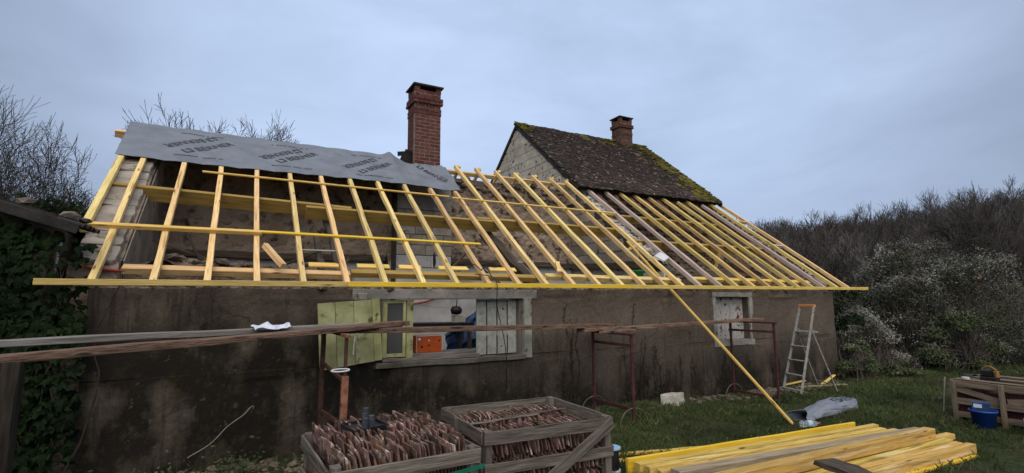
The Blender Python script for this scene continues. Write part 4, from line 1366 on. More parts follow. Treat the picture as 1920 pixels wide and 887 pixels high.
# ------------------------------------------------------------------ the ivy-clad shed on the left
shed = thing('ivy_shed', (-3.6, 9.5, 0), 'dark low shed smothered in ivy beside the cottage gable', 'shed')
SHY = 7.46                       # its front gable, just behind the end of the eave board
def shz(x): return 2.80 + (-1.50 - x) * .316        # underside of the roof
b = MB()
b.prism([(-5.6, -.1), (-1.80, -.1), (-1.80, shz(-1.80)), (-5.6, shz(-5.6))], SHY, 11.5)
b.build('shed_wall', 'old_render', shed)
sheet('shed_roof', (-1.735, 7.25, shz(-1.735) + .06), (-1.735, 11.8, shz(-1.735) + .06), (-5.8, 11.8, shz(-5.8) + .06), (-5.8, 7.25, shz(-5.8) + .06), -.06, 'slate_dark', shed)
beam('verge_board', (-1.52, 7.235, shz(-1.52) + .03), (-5.8, 7.235, shz(-5.8) + .03), .03, .11, 'slate_dark', shed)
def shed_tiles():
    """Half-round tiles: rows down the slope, their ends show along the low eave."""
    r = random.Random(4)
    q = MB()
    vs, fs = [], []
    for s_, xx in enumerate((0, .44)):
        for ring in (.062, .046):
            for k in range(6):
                a = math.pi * k / 5
                vs.append((xx, ring * math.cos(a), ring * math.sin(a) * .8))
    for k in range(5):
        fs += [(k, k + 1, 12 + k + 1, 12 + k), (6 + k + 1, 6 + k, 18 + k, 18 + k + 1), (k, 6 + k, 7 + k, k + 1), (12 + k, 13 + k, 19 + k, 18 + k)]
    me = bpy.data.meshes.new('roof_tile'); q.add(vs, fs); me.from_pydata(q.v, [], q.f); me.materials.append(MATS['slate_dark'])
    for j in range(5):
        y = 7.30 + j * .135
        for i in range(9 if j == 0 else 3):
            x = -1.47 - i * .40
            link('roof_tile', me, shed, Matrix.Translation((x + r.uniform(-.02, .02), y, shz(x) + .075 + r.uniform(-.008, .008))) @ Matrix.Rotation(R(180), 4, 'Z') @ Matrix.Rotation(R(-17.5), 4, 'Y'))
    for (x, y, s_) in ((-2.02, 7.4, .085), (-1.66, 7.5, .09), (-1.55, 7.62, .07)):
        b = MB(); b.rock((x, y, shz(x) + .17), (s_ * 1.1, s_, s_ * .6), r, .3); b.build('loose_stone', 'rubble_stone', shed)
shed_tiles()
b = MB()
for i in range(9):
    b.rock((-1.735 + .04 * nz(i, 1, 1, 1) - .006 * (8 - i), 7.56, 2.30 + i * .055), (.03, .02, .04), rnd, .3)
b.build('foam_seam', 'white_cloth', shed)
b = MB(); b.box(-1.80, -1.755, 7.50, 7.60, 2.30, 2.78); b.build('insulation_edge', 'rust_orange', shed)

def leaf_verts(p, n, up, s, r, lobes=True):
    """A five-pointed ivy leaf (or a plain diamond) as a small bent fan."""
    n = n.normalized()
    a = (up - n * up.dot(n))
    a = a.normalized() if a.length > 1e-4 else n.orthogonal().normalized()
    c = n.cross(a)
    if lobes:
        pts = [(0, -.45), (.42, -.35), (.55, .10), (.24, .14), (0, .62), (-.24, .14), (-.55, .10), (-.42, -.35)]
    else:
        pts = [(0, -.5), (.28, 0), (0, .55), (-.28, 0)]
    vs = [p + n * .06 * s] + [p + c * (x * s) + a * (y * s) - n * (abs(x) * .25 * s) for x, y in pts]
    k = len(pts)
    fs = [(0, 1 + i, 1 + (i + 1) % k) for i in range(k)]
    return [tuple(v) for v in vs], fs

def ivy():
    r = random.Random(31)
    t = thing('ivy', (-2.2, 7.4, 0), 'dense dark green ivy covering the shed wall at the left edge', 'ivy')
    b = MB()
    for i in range(5200):
        x = -1.42 - 2.2 * r.random() ** 1.2
        z = .03 + (shz(x) - .12) * r.random()
        if x > -1.72 and r.random() < .25 + .9 * (x + 1.72): continue
        if z < 1.5 and r.random() < .45: continue
        if z > 1.9 and x > -1.9 and r.random() < .75: continue
        bump = .06 + .07 * nz(x, z, 1, 1.1) + .05 * nz(x, z, 4, 3)
        p = Vector((x, SHY - max(.02, bump) + r.uniform(-.05, .05), z))
        n = Vector((r.gauss(.1, .6), -1.0, r.gauss(.2, .6)))
        v, f = leaf_verts(p, n, Vector((r.uniform(-.5, .5), r.uniform(-.3, .3), -1)), r.uniform(.05, .135), r)
        b.add(v, f)
    b.build('leaves', 'ivy_leaf', t)
    b = MB()
    for i in range(22):
        x = r.uniform(-3.2, -1.5)
        pts = [(x, SHY - .01, 0)]
        z = 0
        while z < 2.4:
            z += .25; x += r.uniform(-.10, .10)
            pts.append((x, SHY - r.uniform(.01, .05), z))
        b.tube(pts, [.016 * (1 - k / len(pts) * .7) for k in range(len(pts))], 4)
    b.build('stems', 'dead_vine', t)
ivy()

# ------------------------------------------------------------------ scaffolding
def round_pts(c, r_, a0, a1, n, plane='yz'):
    out = []
    for i in range(n + 1):
        a = a0 + (a1 - a0) * i / n
        out.append((c[0], c[1] + r_ * math.cos(a), c[2] + r_ * math.sin(a)))
    return out
def trestle(base_b, base_f, ztop, label, m='rust_red', hgt0=.16):
    """Mason's trestle: two posts with top, upper and lower rails and bent hoop feet. base_b / base_f: back and front post positions."""
    B_, F_ = Vector(base_b), Vector(base_f)
    t = thing('trestle', tuple((B_ + F_) / 2), label, 'trestle', 'mason trestles along the wall')
    d = (F_ - B_).normalized()
    e = Vector((-d.y, d.x, 0))
    zb = (B_.z + F_.z) / 2
    for q in (B_, F_):
        beam('post', (q.x, q.y, q.z + .02), (q.x, q.y, ztop), .042, .042, m, t, up=(1, 0, 0))
        pts = [q + e * (.27 * math.cos(a)) + Vector((0, 0, .01 + .25 * math.sin(a))) for a in [math.pi * i / 14 for i in range(15)]]
        b = MB(); b.tube(pts, .013, 6); b.build('hoop_foot', 'hoop_iron', t, smooth=True)
    a, c = B_ - d * .10, F_ + d * .06
    beam('top_rail', (a.x, a.y, ztop + .012), (c.x, c.y, ztop + .012), .06, .035, m, t)
    beam('rail', (B_.x, B_.y, ztop - .16), (F_.x, F_.y, ztop - .16), .03, .045, m, t)
    beam('rail', (B_.x, B_.y, zb + hgt0), (F_.x, F_.y, zb + hgt0), .03, .05, m, t)
    return t
trestle((5.66, 7.40, gz(5.66, 7.40)), (5.62, 6.36, gz(5.62, 6.36)), 1.455, 'dark red steel trestle with bent hoop feet behind the taller tile crate', hgt0=.22)
trestle((9.32, 7.44, gz(9.32, 7.44)), (9.34, 6.46, gz(9.34, 6.46)), 1.535, 'dark red steel trestle in front of the small peeling window', hgt0=.12)
# the rusty adjustable trestle behind the crate of tiles
t = thing('adjustable_trestle', (1.14, 6.65, 0), 'rusty orange adjustable trestle behind the open tile crate', 'trestle')
pb, pf = Vector((1.075, 7.02, 0)), Vector((1.215, 6.28, 0))
g0 = gz(1.1, 6.6)
beam('post', (pb.x - .01, pb.y, g0), (pb.x, pb.y, 1.655), .055, .055, 'rust_dark', t, up=(1, 0, 0), rough=.004)
beam('post', (pf.x - .025, pf.y, g0), (pf.x, pf.y, 1.16), .075, .075, 'rust_orange', t, up=(1, 0, 0), rough=.003)
beam('inner_post', (pf.x, pf.y, 1.1), (pf.x + .005, pf.y, 1.60), .038, .038, 'rust_dark', t, up=(1, 0, 0))
beam('head_rail', (pb.x - .02, pb.y + .1, 1.675), (pf.x + .02, pf.y - .05, 1.615), .05, .035, 'rust_orange', t)
beam('rail', (pb.x, pb.y, 1.25), (pf.x, pf.y, 1.10), .035, .045, 'rust_dark', t)
beam('rail', (pb.x, pb.y, .66), (pf.x + .35, pf.y - .35, .36), .035, .05, 'rust_dark', t)
b = MB(); b.tube([(pf.x - .06 + .10 * math.cos(a), pf.y - .04 + .03 * math.sin(a), 1.235 + .012 * math.sin(a)) for a in [2 * math.pi * i / 20 for i in range(21)]], .010, 6)
b.build('locking_ring', 'white_plastic', t, smooth=True)
b = MB(); b.tube([(pf.x + .02, pf.y, 1.62), (pf.x + .10, pf.y, 1.63), (pf.x + .085, pf.y, 1.40)], .009, 6); b.build('pin', 'galvanised', t)

def plank(p0, p1, w, h, m, label):
    o = beam('scaffold_plank', p0, p1, w, h, m, None, rough=.006, c=.006)
    return tag(o, label, 'plank', 'scaffold planks in front of the wall')
plank((-2.05, 5.55, 1.700), (1.75, 7.15, 1.70), .20, .058, 'scaffold_grey', 'pale grey scaffold plank nearest the wall at the left edge')
plank((-1.62, 5.10, 1.605), (2.12, 6.98, 1.72), .22, .062, 'scaffold_wood', 'brown weathered scaffold plank under the white rag, ending on the green shutter')
plank((1.06, 6.70, 1.665), (5.95, 7.22, 1.565), .22, .07, 'scaffold_wood', 'long brown scaffold plank crossing in front of the wide window')
plank((5.2, 7.12, 1.510), (9.98, 7.22, 1.58), .22, .06, 'scaffold_wood', 'brown scaffold plank leading to the small peeling window')
beam_o = beam('packing_piece', (5.35, 6.75, 1.492), (6.25, 7.0, 1.492), .10, .035, 'scaffold_wood', None, rough=.003)
tag(beam_o, 'short wood packer lying on top of the red trestle', 'wood packer')
o = beam('prop_post', (-1.40, 5.12, 0), (-1.375, 5.12, 1.585), .14, .12, 'dark_wood', None, up=(1, 0, 0), rough=.01)
tag(o, 'dark wooden post propping up the planks at the left edge', 'post')
def rag(loc, sx, sy, seed, label, m='white_cloth', name='rag', h=.07):
    b = MB()
    n = 14
    for j in range(n + 1):
        for i in range(n + 1):
            x = (i / n - .5) * sx; y = (j / n - .5) * sy
            x2 = x + .03 * nz(x * 9, y * 9, seed); y2 = y + .03 * nz(x * 9, y * 9, seed + 4)
            b.v.append((x2, y2, .01 + h * max(0, .4 + nz(x * 6, y * 6, seed + 9) + .6 * nz(x * 14, y * 14, seed))))
    for j in range(n):
        for i in range(n):
            a = j * (n + 1) + i
            b.f.append((a, a + 1, a + n + 2, a + n + 1))
    o = b.build(name, m, None, Matrix.Translation(loc) @ Matrix.Rotation(.4, 4, 'Z'))
    md = o.modifiers.new('thick', 'SOLIDIFY'); md.thickness = .003
    return tag(o, label, 'rag')
rag((.43, 6.42, 1.71), .42, .20, 2, 'crumpled white rag lying on the left scaffold planks')

# ------------------------------------------------------------------ crates of old tiles
def slat(name, p0, p1, h, th, m, parent):
    d = (Vector(p1) - Vector(p0)).normalized()
    return beam(name, p0, p1, th, h, m, parent, rough=.0025, c=.003)
def tile_crate(origin, ang, sx, sy, hz, label, m='crate_wood', posts=.09, rows=((.74, .12), (.44, .11), (.16, .11)), diag=None, extra_post=True, name='tile_crate', cat='crate'):
    """Slatted crate; origin: front left ground corner, sx along the front, sy to the back."""
    T = Matrix.Translation(origin) @ Matrix.Rotation(ang, 4, 'Z')
    t = thing(name, origin, label, cat)
    W = lambda x, y, z: tuple(T @ Vector((x, y, z)))
    q = posts / 2
    upv = (T.to_3x3() @ Vector((1, 0, 0)))
    for (x, y) in ((q, q), (sx - q, q), (q, sy - q), (sx - q, sy - q)):
        beam('corner_post', W(x, y, .0), W(x, y, hz + rnd.uniform(0, .015)), posts, posts * .8, m, t, up=upv, rough=.002)
    if extra_post:
        beam('side_post', W(-.035, sy * .55, .0), W(-.035, sy * .55, hz + .01), .09, .045, m, t, up=upv, rough=.002)
    for (z, h) in rows:
        for (a, c) in (((0, -.014, z), (sx, -.014, z)), ((0, sy + .014, z), (sx, sy + .014, z))):
            slat('slat', W(*a), W(*c), h + rnd.uniform(-.01, .01), .022, m, t)
        for (a, c) in (((-.014, .02, z), (-.014, sy - .02, z)), ((sx + .014, .02, z), (sx + .014, sy - .02, z))):
            slat('slat', W(*a), W(*c), h + rnd.uniform(-.01, .01), .022, m, t)
    for i in range(7):
        x = (i + .5) * sx / 7
        beam('bottom_board', W(x, .02, .09), W(x, sy - .02, .09), sx / 7 - .02, .02, m, t)
    if diag:
        (xa, za), (xb, zb) = diag
        slat('diagonal_slat', W(xa, -.040, za), W(xb, -.040, zb), .105, .022, m, t)
    return t, T
TILE_ME = []
def make_tile_meshes():
    for k in range(6):
        r = random.Random(100 + k)
        b = MB()
        L, H, th = .255, .165, .014
        bow = r.uniform(-.004, .004)
        vs = []
        for s_ in (0, 1):
            for j in range(3):
                for i in range(4):
                    y = (i / 3 - .5) * L; z = j / 2 * H
                    if j == 2 and i in (0, 3): z -= r.choice((0, 0, .002, .004, .02))
                    if j == 2: z += r.uniform(-.004, .004)
                    x = (s_ - .5) * th + bow * math.cos((i / 3 - .5) * 3) + r.uniform(-.0012, .0012)
                    vs.append((x, y, z))
        fs = []
        for j in range(2):
            for i in range(3):
                a = j * 4 + i
                fs.append((a, a + 4, a + 5, a + 1)); fs.append((12 + a, 12 + a + 1, 12 + a + 5, 12 + a + 4))
        for i in range(3):
            fs.append((i, i + 1, 13 + i, 12 + i)); fs.append((8 + i, 20 + i, 21 + i, 9 + i))
        for j in range(2):
            a = j * 4
            fs.append((a, a + 12, a + 16, a + 4)); fs.append((a + 3, a + 7, a + 19, a + 15))
        b.add(vs, fs)
        me = bpy.data.meshes.new('roof_tile'); me.from_pydata(b.v, [], b.f); me.materials.append(MATS['crate_tile'])
        TILE_ME.append(me)
make_tile_meshes()
def tile_row(T, x0, x1, y, zbase, n, lean, label, group, r, zj=.02, yj=.015, tw=.06):
    for i in range(n):
        x = x0 + (x1 - x0) * (i + .5) / n + r.uniform(-.006, .006)
        M = T @ Matrix.Translation((x, y + r.uniform(-yj, yj), zbase + r.uniform(-zj, zj))) @ Matrix.Rotation(r.uniform(-tw, tw), 4, 'Z') \
            @ Matrix.Rotation(lean + r.uniform(-.13, .13), 4, 'Y') @ Matrix.Rotation(r.uniform(-.10, .10), 4, 'X')
        o = link('clay_tile', TILE_ME[r.randrange(6)], None, M)
        tag(o, label % ordinal(i), 'roof tile', group)
rt = random.Random(55)
c1, T1 = tile_crate((.70, 4.04, gz(1.2, 4.6)), R(1.5), 1.20, 1.27, .80, 'grey wooden crate heaped with old clay tiles nearest the viewer', extra_post=False,
                    rows=((.735, .115), (.47, .10), (.20, .10)))
names = ('front row', 'second row', 'third row', 'back row')
for k in range(4):
    y = .20 + k * .29
    tile_row(T1, .07, 1.14, y, .69 + .015 * k, 34, -.14, '%s clay tile from the left in the ' + names[k] + ' of the nearer heaped crate',
             'tiles in the ' + names[k] + ' of the nearer crate', rt, .030, .03, .16)
# inner packing that carries the top layer of tiles
def packing(T, sx, sy, z0, z1, label):
    b = MB()
    n = 34
    for i in range(n):
        x = .06 + (sx - .12) * (i + .5) / n
        b.box(x - .006, x + .006, .16, sy - .06, z0, z1, T)
    o = b.build('packed_tiles', 'crate_tile', None)
    tag(o, label, 'roof tiles', None, 'stuff')
packing(T1, 1.20, 1.27, .11, .66, 'lower layers of old tiles packed inside the nearer crate')
c2, T2 = tile_crate((2.10, 4.40, gz(2.8, 5.0)), R(-3.5), 1.41, 1.24, .80, 'taller looking grey slatted crate of tiles with an orange sticker on its diagonal slat',
                    rows=((.745, .115), (.47, .105), (.19, .10)), diag=((1.40, .76), (.34, .13)))
for k in range(4):
    y = .19 + k * .285
    tile_row(T2, .07, 1.34, y, .545 + .01 * k, 30, -.20, '%s clay tile from the left in the ' + names[k] + ' of the stickered crate',
             'tiles in the ' + names[k] + ' of the stickered crate', rt, .018, .015, .08)
tile_row(T2, .10, 1.32, .15, .335, 24, -.10, '%s clay tile from the left behind the upper gap of the stickered crate', 'tiles behind the upper gap of the stickered crate', rt, .01, .01, .05)
tile_row(T2, .10, 1.32, .15, .135, 16, -.10, '%s clay tile from the left behind the lower gap of the stickered crate', 'tiles behind the lower gap of the stickered crate', rt, .01, .01, .05)
packing(T2, 1.41, 1.24, .11, .52, 'lower layers of old tiles packed inside the stickered crate')
# sticker with its faded word
for o in c2.children:
    if o.name.startswith('diagonal_slat'):
        Mo = WM[o.name]
        b = MB(); b.box(-.30, -.06, -.0135, -.012, -.032, .032)
        stk = b.build('sticker', 'sticker_orange', o, Mo)
        b = MB()
        for i, dx in enumerate((-.25, -.225, -.20, -.175, -.15, -.125, -.10)):
            b.box(dx - .006, dx + .006, -.0145, -.0137, -.018 + .006 * (i % 3), .016 - .004 * (i % 2))
        b.build('sticker_print', 'rust_dark', o, Mo)
# laths lying over the tiles in the stickered crate
for (a, c, m) in (((.05, .60, .735), (.75, .66, .75), 'old_wood_grey'), ((.55, .66, .745), (1.30, .74, .75), 'old_wood'), ((.72, .60, .76), (1.0, .78, .76), 'rust_orange')):
    pass
o = beam('lath', tuple(T2 @ Vector((.04, .62, .735))), tuple(T2 @ Vector((.92, .70, .748))), .05, .014, 'old_wood_grey', None, rough=.003)
tag(o, 'grey split lath lying across the tiles in the stickered crate', 'lath')
o = beam('lath', tuple(T2 @ Vector((.50, .67, .752))), tuple(T2 @ Vector((1.33, .80, .752))), .045, .014, 'old_wood', None, rough=.003)
tag(o, 'dark split lath lying over the right part of the stickered crate', 'lath')
# nail tray on the nearer crate
t = thing('nail_tray', tuple(T1 @ Vector((.42, .85, .87))), 'black tray with three dark canisters lying on the heaped tiles', 'tray')
Mt = T1 @ Matrix.Translation((.46, .86, .875)) @ Matrix.Rotation(.25, 4, 'Z') @ Matrix.Rotation(.08, 4, 'X')
b = MB()
b.box(-.17, .17, -.13, .13, 0, .01); b.box(-.17, .17, -.13, -.122, .01, .035); b.box(-.17, .17, .122, .13, .01, .035); b.box(-.17, -.162, -.122, .122, .01, .035); b.box(.162, .17, -.122, .122, .01, .035)
b.build('tray', 'black_plastic', t, Mt)
for (x, y, h) in ((-.03, -.06, .09), (.04, -.04, .10), (.03, .05, .15)):
    b = MB(); b.lathe([(.001, 0), (.03, 0), (.03, h * .7), (.026, h * .72), (.026, h), (.001, h)], 12); b.build('canister', 'dark_grey_plastic', t, Mt @ Matrix.Translation((x, y, .011)), smooth=False)
# green strap on the front of the nearer crate
o = beam('strap', tuple(T1 @ Vector((.72, -.045, .62))), tuple(T1 @ Vector((1.22, -.05, .66))), .004, .03, 'dark_green_strap', None)
tag(o, 'dark green strap hanging across the corner of the nearer crate', 'strap')
# spool beside the crate
t = thing('wire_spool', (4.05, 5.0, gz(4.05, 5)), 'black spool with blue and white ends standing behind the stickered crate', 'spool')
g = gz(4.05, 5)
b = MB(); b.lathe([(.001, 0), (.11, 0), (.11, .02), (.06, .025)], 20); b.build('lower_flange', 'white_plastic', t, Matrix.Translation((4.05, 5.0, g)))
b = MB(); b.lathe([(.085, .022), (.088, .12), (.085, .25)], 20); b.build('core', 'black_plastic', t, Matrix.Translation((4.05, 5.0, g)))
b = MB(); b.lathe([(.06, .25), (.11, .255), (.11, .275), (.001, .28)], 20); b.build('upper_flange', 'light_blue', t, Matrix.Translation((4.05, 5.0, g)))

# crate on the right with tools
T3o = (10.62, 4.22, gz(11, 4))
c3 = thing('slatted_crate', T3o, 'brown slatted crate with tools on top at the right edge', 'crate')
T3 = Matrix.Translation(T3o) @ Matrix.Rotation(R(-92), 4, 'Z')
W3 = lambda x, y, z: tuple(T3 @ Vector((x, y, z)))
up3 = T3.to_3x3() @ Vector((1, 0, 0))
for (x, y) in ((.04, -.01), (.66, -.012), (1.36, -.01), (.04, 1.2), (1.36, 1.2)):
    beam('corner_post', W3(x, y, 0), W3(x, y, .66), .085, .05, 'pallet_wood', c3, up=up3, rough=.002)
for (y, th) in ((.027, .02), (1.165, .02)):
    for (z, h) in ((.61, .10), (.33, .10), (.12, .09)):
        slat('slat', W3(0, y, z), W3(1.40, y, z), h, th, 'pallet_wood', c3)
slat('diagonal_slat', W3(.06, .05, .52), W3(.66, .05, .38), .085, .02, 'pallet_wood', c3)
slat('diagonal_slat', W3(.70, .05, .40), W3(1.36, .05, .50), .085, .02, 'pallet_wood', c3)
for x in (.0, 1.40):
    for (z, h) in ((.62, .10), (.38, .10), (.15, .09)):
        slat('slat', W3(x, .04, z), W3(x, 1.16, z), h, .02, 'pallet_wood', c3)
for i in range(3):
    beam('top_board', W3(.02, .12 + i * .46, .672), W3(1.38, .12 + i * .46, .672), .10, .018, 'pallet_wood', c3)
b = MB()
for i in range(40):
    x = .06 + 1.28 * i / 39
    b.box(x - .012, x + .012, .10, 1.12, .10, .53 + rnd.uniform(-.03, .02), T3)
o = b.build('packed_tiles', 'rust_red', None); tag(o, 'dark red tiles packed inside the brown slatted crate', 'roof tiles', None, 'stuff')
t = thing('power_tool', W3(.38, .40, .69), 'yellow and black power tool standing on the brown slatted crate', 'tool')
Mp = T3 @ Matrix.Translation((.42, .30, .685))
b = MB(); b.cbox(.20, .16, .05, .012); b.build('base', 'black_plastic', t, Mp @ Matrix.Translation((0, 0, .026)))
b = MB(); b.cbox(.13, .12, .11, .02); b.build('body', 'black_plastic', t, Mp @ Matrix.Translation((-.03, 0, .107)))
b = MB(); b.tube([tuple(Vector((-.08 + .16 * math.sin(a) * .5, 0, .165 + .045 * math.sin(a)))) if False else (-.09 + .18 * i / 10, 0, .16 + .055 * math.sin(math.pi * i / 10)) for i, a in enumerate([math.pi * i / 10 for i in range(11)])], .016, 6); b.build('handle', 'yellow_tool', t, Mp)
b = MB(); b.lathe([(.001, 0), (.04, 0), (.04, .09), (.02, .10), (.001, .10)], 12); b.build('motor', 'yellow_tool', t, Mp @ Matrix.Translation((.08, .02, .05)))
b = MB(); b.lathe([(.001, 0), (.055, 0), (.055, .03), (.045, .034), (.001, .034)], 18)
o = b.build('tape_roll', 'cream_plastic', None, T3 @ Matrix.Translation((.17, .12, .682))); tag(o, 'cream round lid lying on the corner of the brown slatted crate', 'lid')
rag(W3(.14, .38, .69), .26, .20, 12, 'black cloth bundled at the back corner of the slatted crate', 'black_plastic', 'work_cloth', .06)
b = MB(); b.cbox(.30, .16, .06, .01)
o = b.build('paper_packet', 'white_cloth', None, T3 @ Matrix.Translation((1.10, .30, .712)) @ Matrix.Rotation(.1, 4, 'Z')); tag(o, 'white paper packet lying on the slatted crate at the right edge', 'packet')
bb = bucket('blue_bucket', (10.27, 3.70, gz(10.3, 3.7)), .125, .165, .29, 'blue_plastic', 'blue builder bucket standing in front of the slatted crate', False)
t = thing('carton', (10.33, 3.72, .16), 'small dark blue carton with a white label sticking out of the blue bucket', 'carton')
b = MB(); b.cbox(.20, .12, .22, .004); b.build('body', 'blue_tarp', t, Matrix.Translation((10.33, 3.74, .28)) @ Matrix.Rotation(R(-80), 4, 'Z'))
b = MB(); b.box(-.08, .02, -.063, -.0605, .03, .085); b.build('label', 'white_plastic', t, Matrix.Translation((10.33, 3.74, .28)) @ Matrix.Rotation(R(-80), 4, 'Z'))
bucket('black_bucket', (10.26, 3.02, gz(10.3, 3)), .15, .19, .30, 'black_plastic', 'black builder bucket at the right edge by the slatted crate', True, R(-80))
o = beam('offcut_stick', (11.1, 4.55, .02), (11.15, 4.50, .62), .02, .02, 'galvanised', None, up=(1, 0, 0)); tag(o, 'thin pale stick standing against the side of the slatted crate', 'stick')

# ------------------------------------------------------------------ timber pile
PILE = [  # left end, right end, top z, width, height, material, label
    ((4.48, 5.37), (5.95, 4.99), .05, .07, .03, 'pile_wood', 'thin yellow board poking out at the far left of the timber pile'),
    ((4.34, 5.25), (5.45, 4.97), .035, .09, .03, 'new_batten', 'thin pale board lying flat on the grass left of the timber pile'),
    ((4.10, 4.76), (8.12, 4.44), .205, .045, .175, 'eave_yellow', 'bright yellow board on edge at the far side of the timber pile'),
    ((4.16, 4.655), (8.36, 4.27), .165, .10, .12, 'pile_wood', 'yellow beam with a white chalk line beside the upright board'),
    ((4.13, 4.53), (8.30, 4.14), .160, .105, .12, 'pile_wood', 'yellow beam third from the far side of the timber pile'),
    ((4.25, 4.40), (8.40, 4.02), .150, .10, .12, 'pile_wood', 'yellow beam between the chalked beam and the grey weathered beam'),
    ((4.27, 4.22), (8.58, 3.84), .185, .16, .10, 'grey_timber', 'grey weathered beam lying in the middle of the yellow pile'),
    ((4.10, 3.69), (8.22, 3.54), .285, .15, .13, 'pile_wood', 'thick yellow beam on top of the timber pile'),
    ((4.6, 3.86), (8.82, 3.56), .145, .12, .13, 'pile_wood', 'yellow beam sticking out farthest under the thick top beam'),
    ((4.55, 3.60), (8.40, 3.44), .140, .11, .13, 'pile_wood', 'yellow beam directly in front of the thick top beam'),
    ((4.6, 3.47), (8.44, 3.33), .130, .11, .12, 'pile_wood', 'second yellow beam from the near edge of the timber pile'),
    ((4.7, 3.345), (8.45, 3.215), .125, .115, .115, 'pile_wood', 'yellow beam on the near edge of the timber pile'),
    ((5.9, 3.24), (8.37, 3.135), .035, .06, .03, 'eave_yellow', 'thin bright yellow batten on the grass along the near edge'),
]
for i, (a, c, z, w, h, m, lab) in enumerate(PILE):
    rj = random.Random(40 + i)
    j1, j2 = rj.uniform(-.008, .008), rj.uniform(-.008, .008)
    o = beam('timber', (a[0] + rj.uniform(-.05, .05), a[1] + j1, z - h / 2 + .012 + j2), (c[0] + rj.uniform(-.04, .04), c[1] - j1, z - h / 2 + .012 - j1), w * .88, h, m, None, seed=300 + i, rough=.003, c=.004)
    tag(o, lab, 'timber', 'timbers in the yellow pile')
b = MB(); b.box(-.005, .005, -.052, .052, 0, .001)
for (f_, k) in ((.04, 3), (.60, 2)):
    a, c, z, w, h, m, lab = PILE[k]
    o = bpy.data.objects['timber.%03d' % k]
    q = MB(); q.box(-.006, .006, -w / 2 - .001, w / 2 + .001, 0, .0012)
    L_ = (Vector(c) - Vector(a)).length
    q.build('chalk_line', 'white_plastic', o, WM[o.name] @ Matrix.Translation((-L_ / 2 + .35 * (1 if k == 3 else 6), 0, h / 2 + .003)))
o = beam('old_plank_end', (5.42, 3.30, .345), (5.15, 2.20, .36), .26, .05, 'old_wood', None, rough=.012)
tag(o, 'dark weathered plank end lying over the near edge of the timber pile', 'plank')
o = beam('bearer', (4.9, 5.05, .0), (4.75, 3.1, .0), .08, .03, 'old_wood', None); tag(o, 'dark bearer under the left part of the timber pile', 'bearer')

# ------------------------------------------------------------------ leaning batten, ladder, block, roll, bottle
o = beam('long_batten', tuple(rp(7.56, 1.62, .035)), (8.02, 5.33, gz(8, 5.3) + .01), .052, .036, 'new_batten', None, rough=.004)
tag(o, 'long yellow batten leaning from the grass up over the eave', 'batten')

def ladder():
    t = thing('step_ladder', (11.1, 6.9, 0), 'paint-spattered aluminium step ladder with an orange top by the wall corner', 'ladder')
    fl, fr = Vector((10.62, 7.24, gz(10.6, 7.2))), Vector((10.44, 6.72, gz(10.4, 6.7)))
    tl, tr = Vector((11.20, 7.07, 1.85)), Vector((11.14, 6.72, 1.85))
    hl, hr = fl.lerp(tl, .745), fr.lerp(tr, .745)
    rl, rr = Vector((12.02, 7.30, gz(12, 7.3))), Vector((11.62, 6.64, gz(11.6, 6.6)))
    side = (tl - tr).normalized()
    beam('rail', fl, tl, .055, .026, 'aluminium', t, up=side)
    beam('rail', fr, tr, .055, .026, 'aluminium', t, up=side)
    for k in (.055, .215, .375, .535):
        beam('step', fl.lerp(tl, k), fr.lerp(tr, k), .085, .022, 'aluminium', t)
    beam('platform', fl.lerp(tl, .70) + Vector((.12, 0, 0)), fr.lerp(tr, .70) + Vector((.12, 0, 0)), .26, .03, 'aluminium', t)
    beam('rear_leg', rl, hl, .030, .024, 'aluminium', t, up=side)
    beam('rear_leg', rr, hr, .030, .024, 'aluminium', t, up=side)
    beam('rear_brace', rl.lerp(hl, .12), rr.lerp(hr, .12), .025, .02, 'aluminium', t)
    beam('top_bar', tl + side * .02 + Vector((0, 0, .012)), tr - side * .02 + Vector((0, 0, .012)), .06, .05, 'orange_plastic', t)
    for q in (hl, hr):
        b = MB(); b.lathe([(.001, -.02), (.022, -.02), (.022, .02), (.001, .02)], 10)
        b.build('hinge', 'galvanised', t, Matrix.Translation(q) @ side.to_track_quat('Z', 'Y').to_matrix().to_4x4())
    for q in (fl, fr, rl, rr):
        b = MB(); b.cbox(.06, .04, .04, .006); b.build('foot', 'black_plastic', t, Matrix.Translation(q + Vector((0, 0, .015))))
    for p, q in ((hl, fl.lerp(tl, .70) + Vector((.24, 0, 0))), (hr, fr.lerp(tr, .70) + Vector((.24, 0, 0)))):
        beam('stay', p, q, .018, .012, 'aluminium', t, up=side)
ladder()
def stone_block():
    b = rough_block(.50, .30, .25, 3, 7, .014, .975)
    o = b.build('stone_block', 'pale_stone', None, Matrix.Translation((7.28, 7.16, gz(7.2, 7.1) + .105)) @ Matrix.Rotation(R(28), 4, 'Z') @ Matrix.Rotation(R(-7), 4, 'X') @ Matrix.Rotation(R(5), 4, 'Y'))
    tag(o, 'pale squared stone block lying on the grass near the wall', 'stone')
stone_block()
def rollwob(t_, a):
    return 1 + .22 * nz(t_ * 7, math.cos(a) * 1.6, math.sin(a) * 1.6) + .10 * nz(t_ * 26, math.cos(a) * 3.5, math.sin(a) * 3.5)
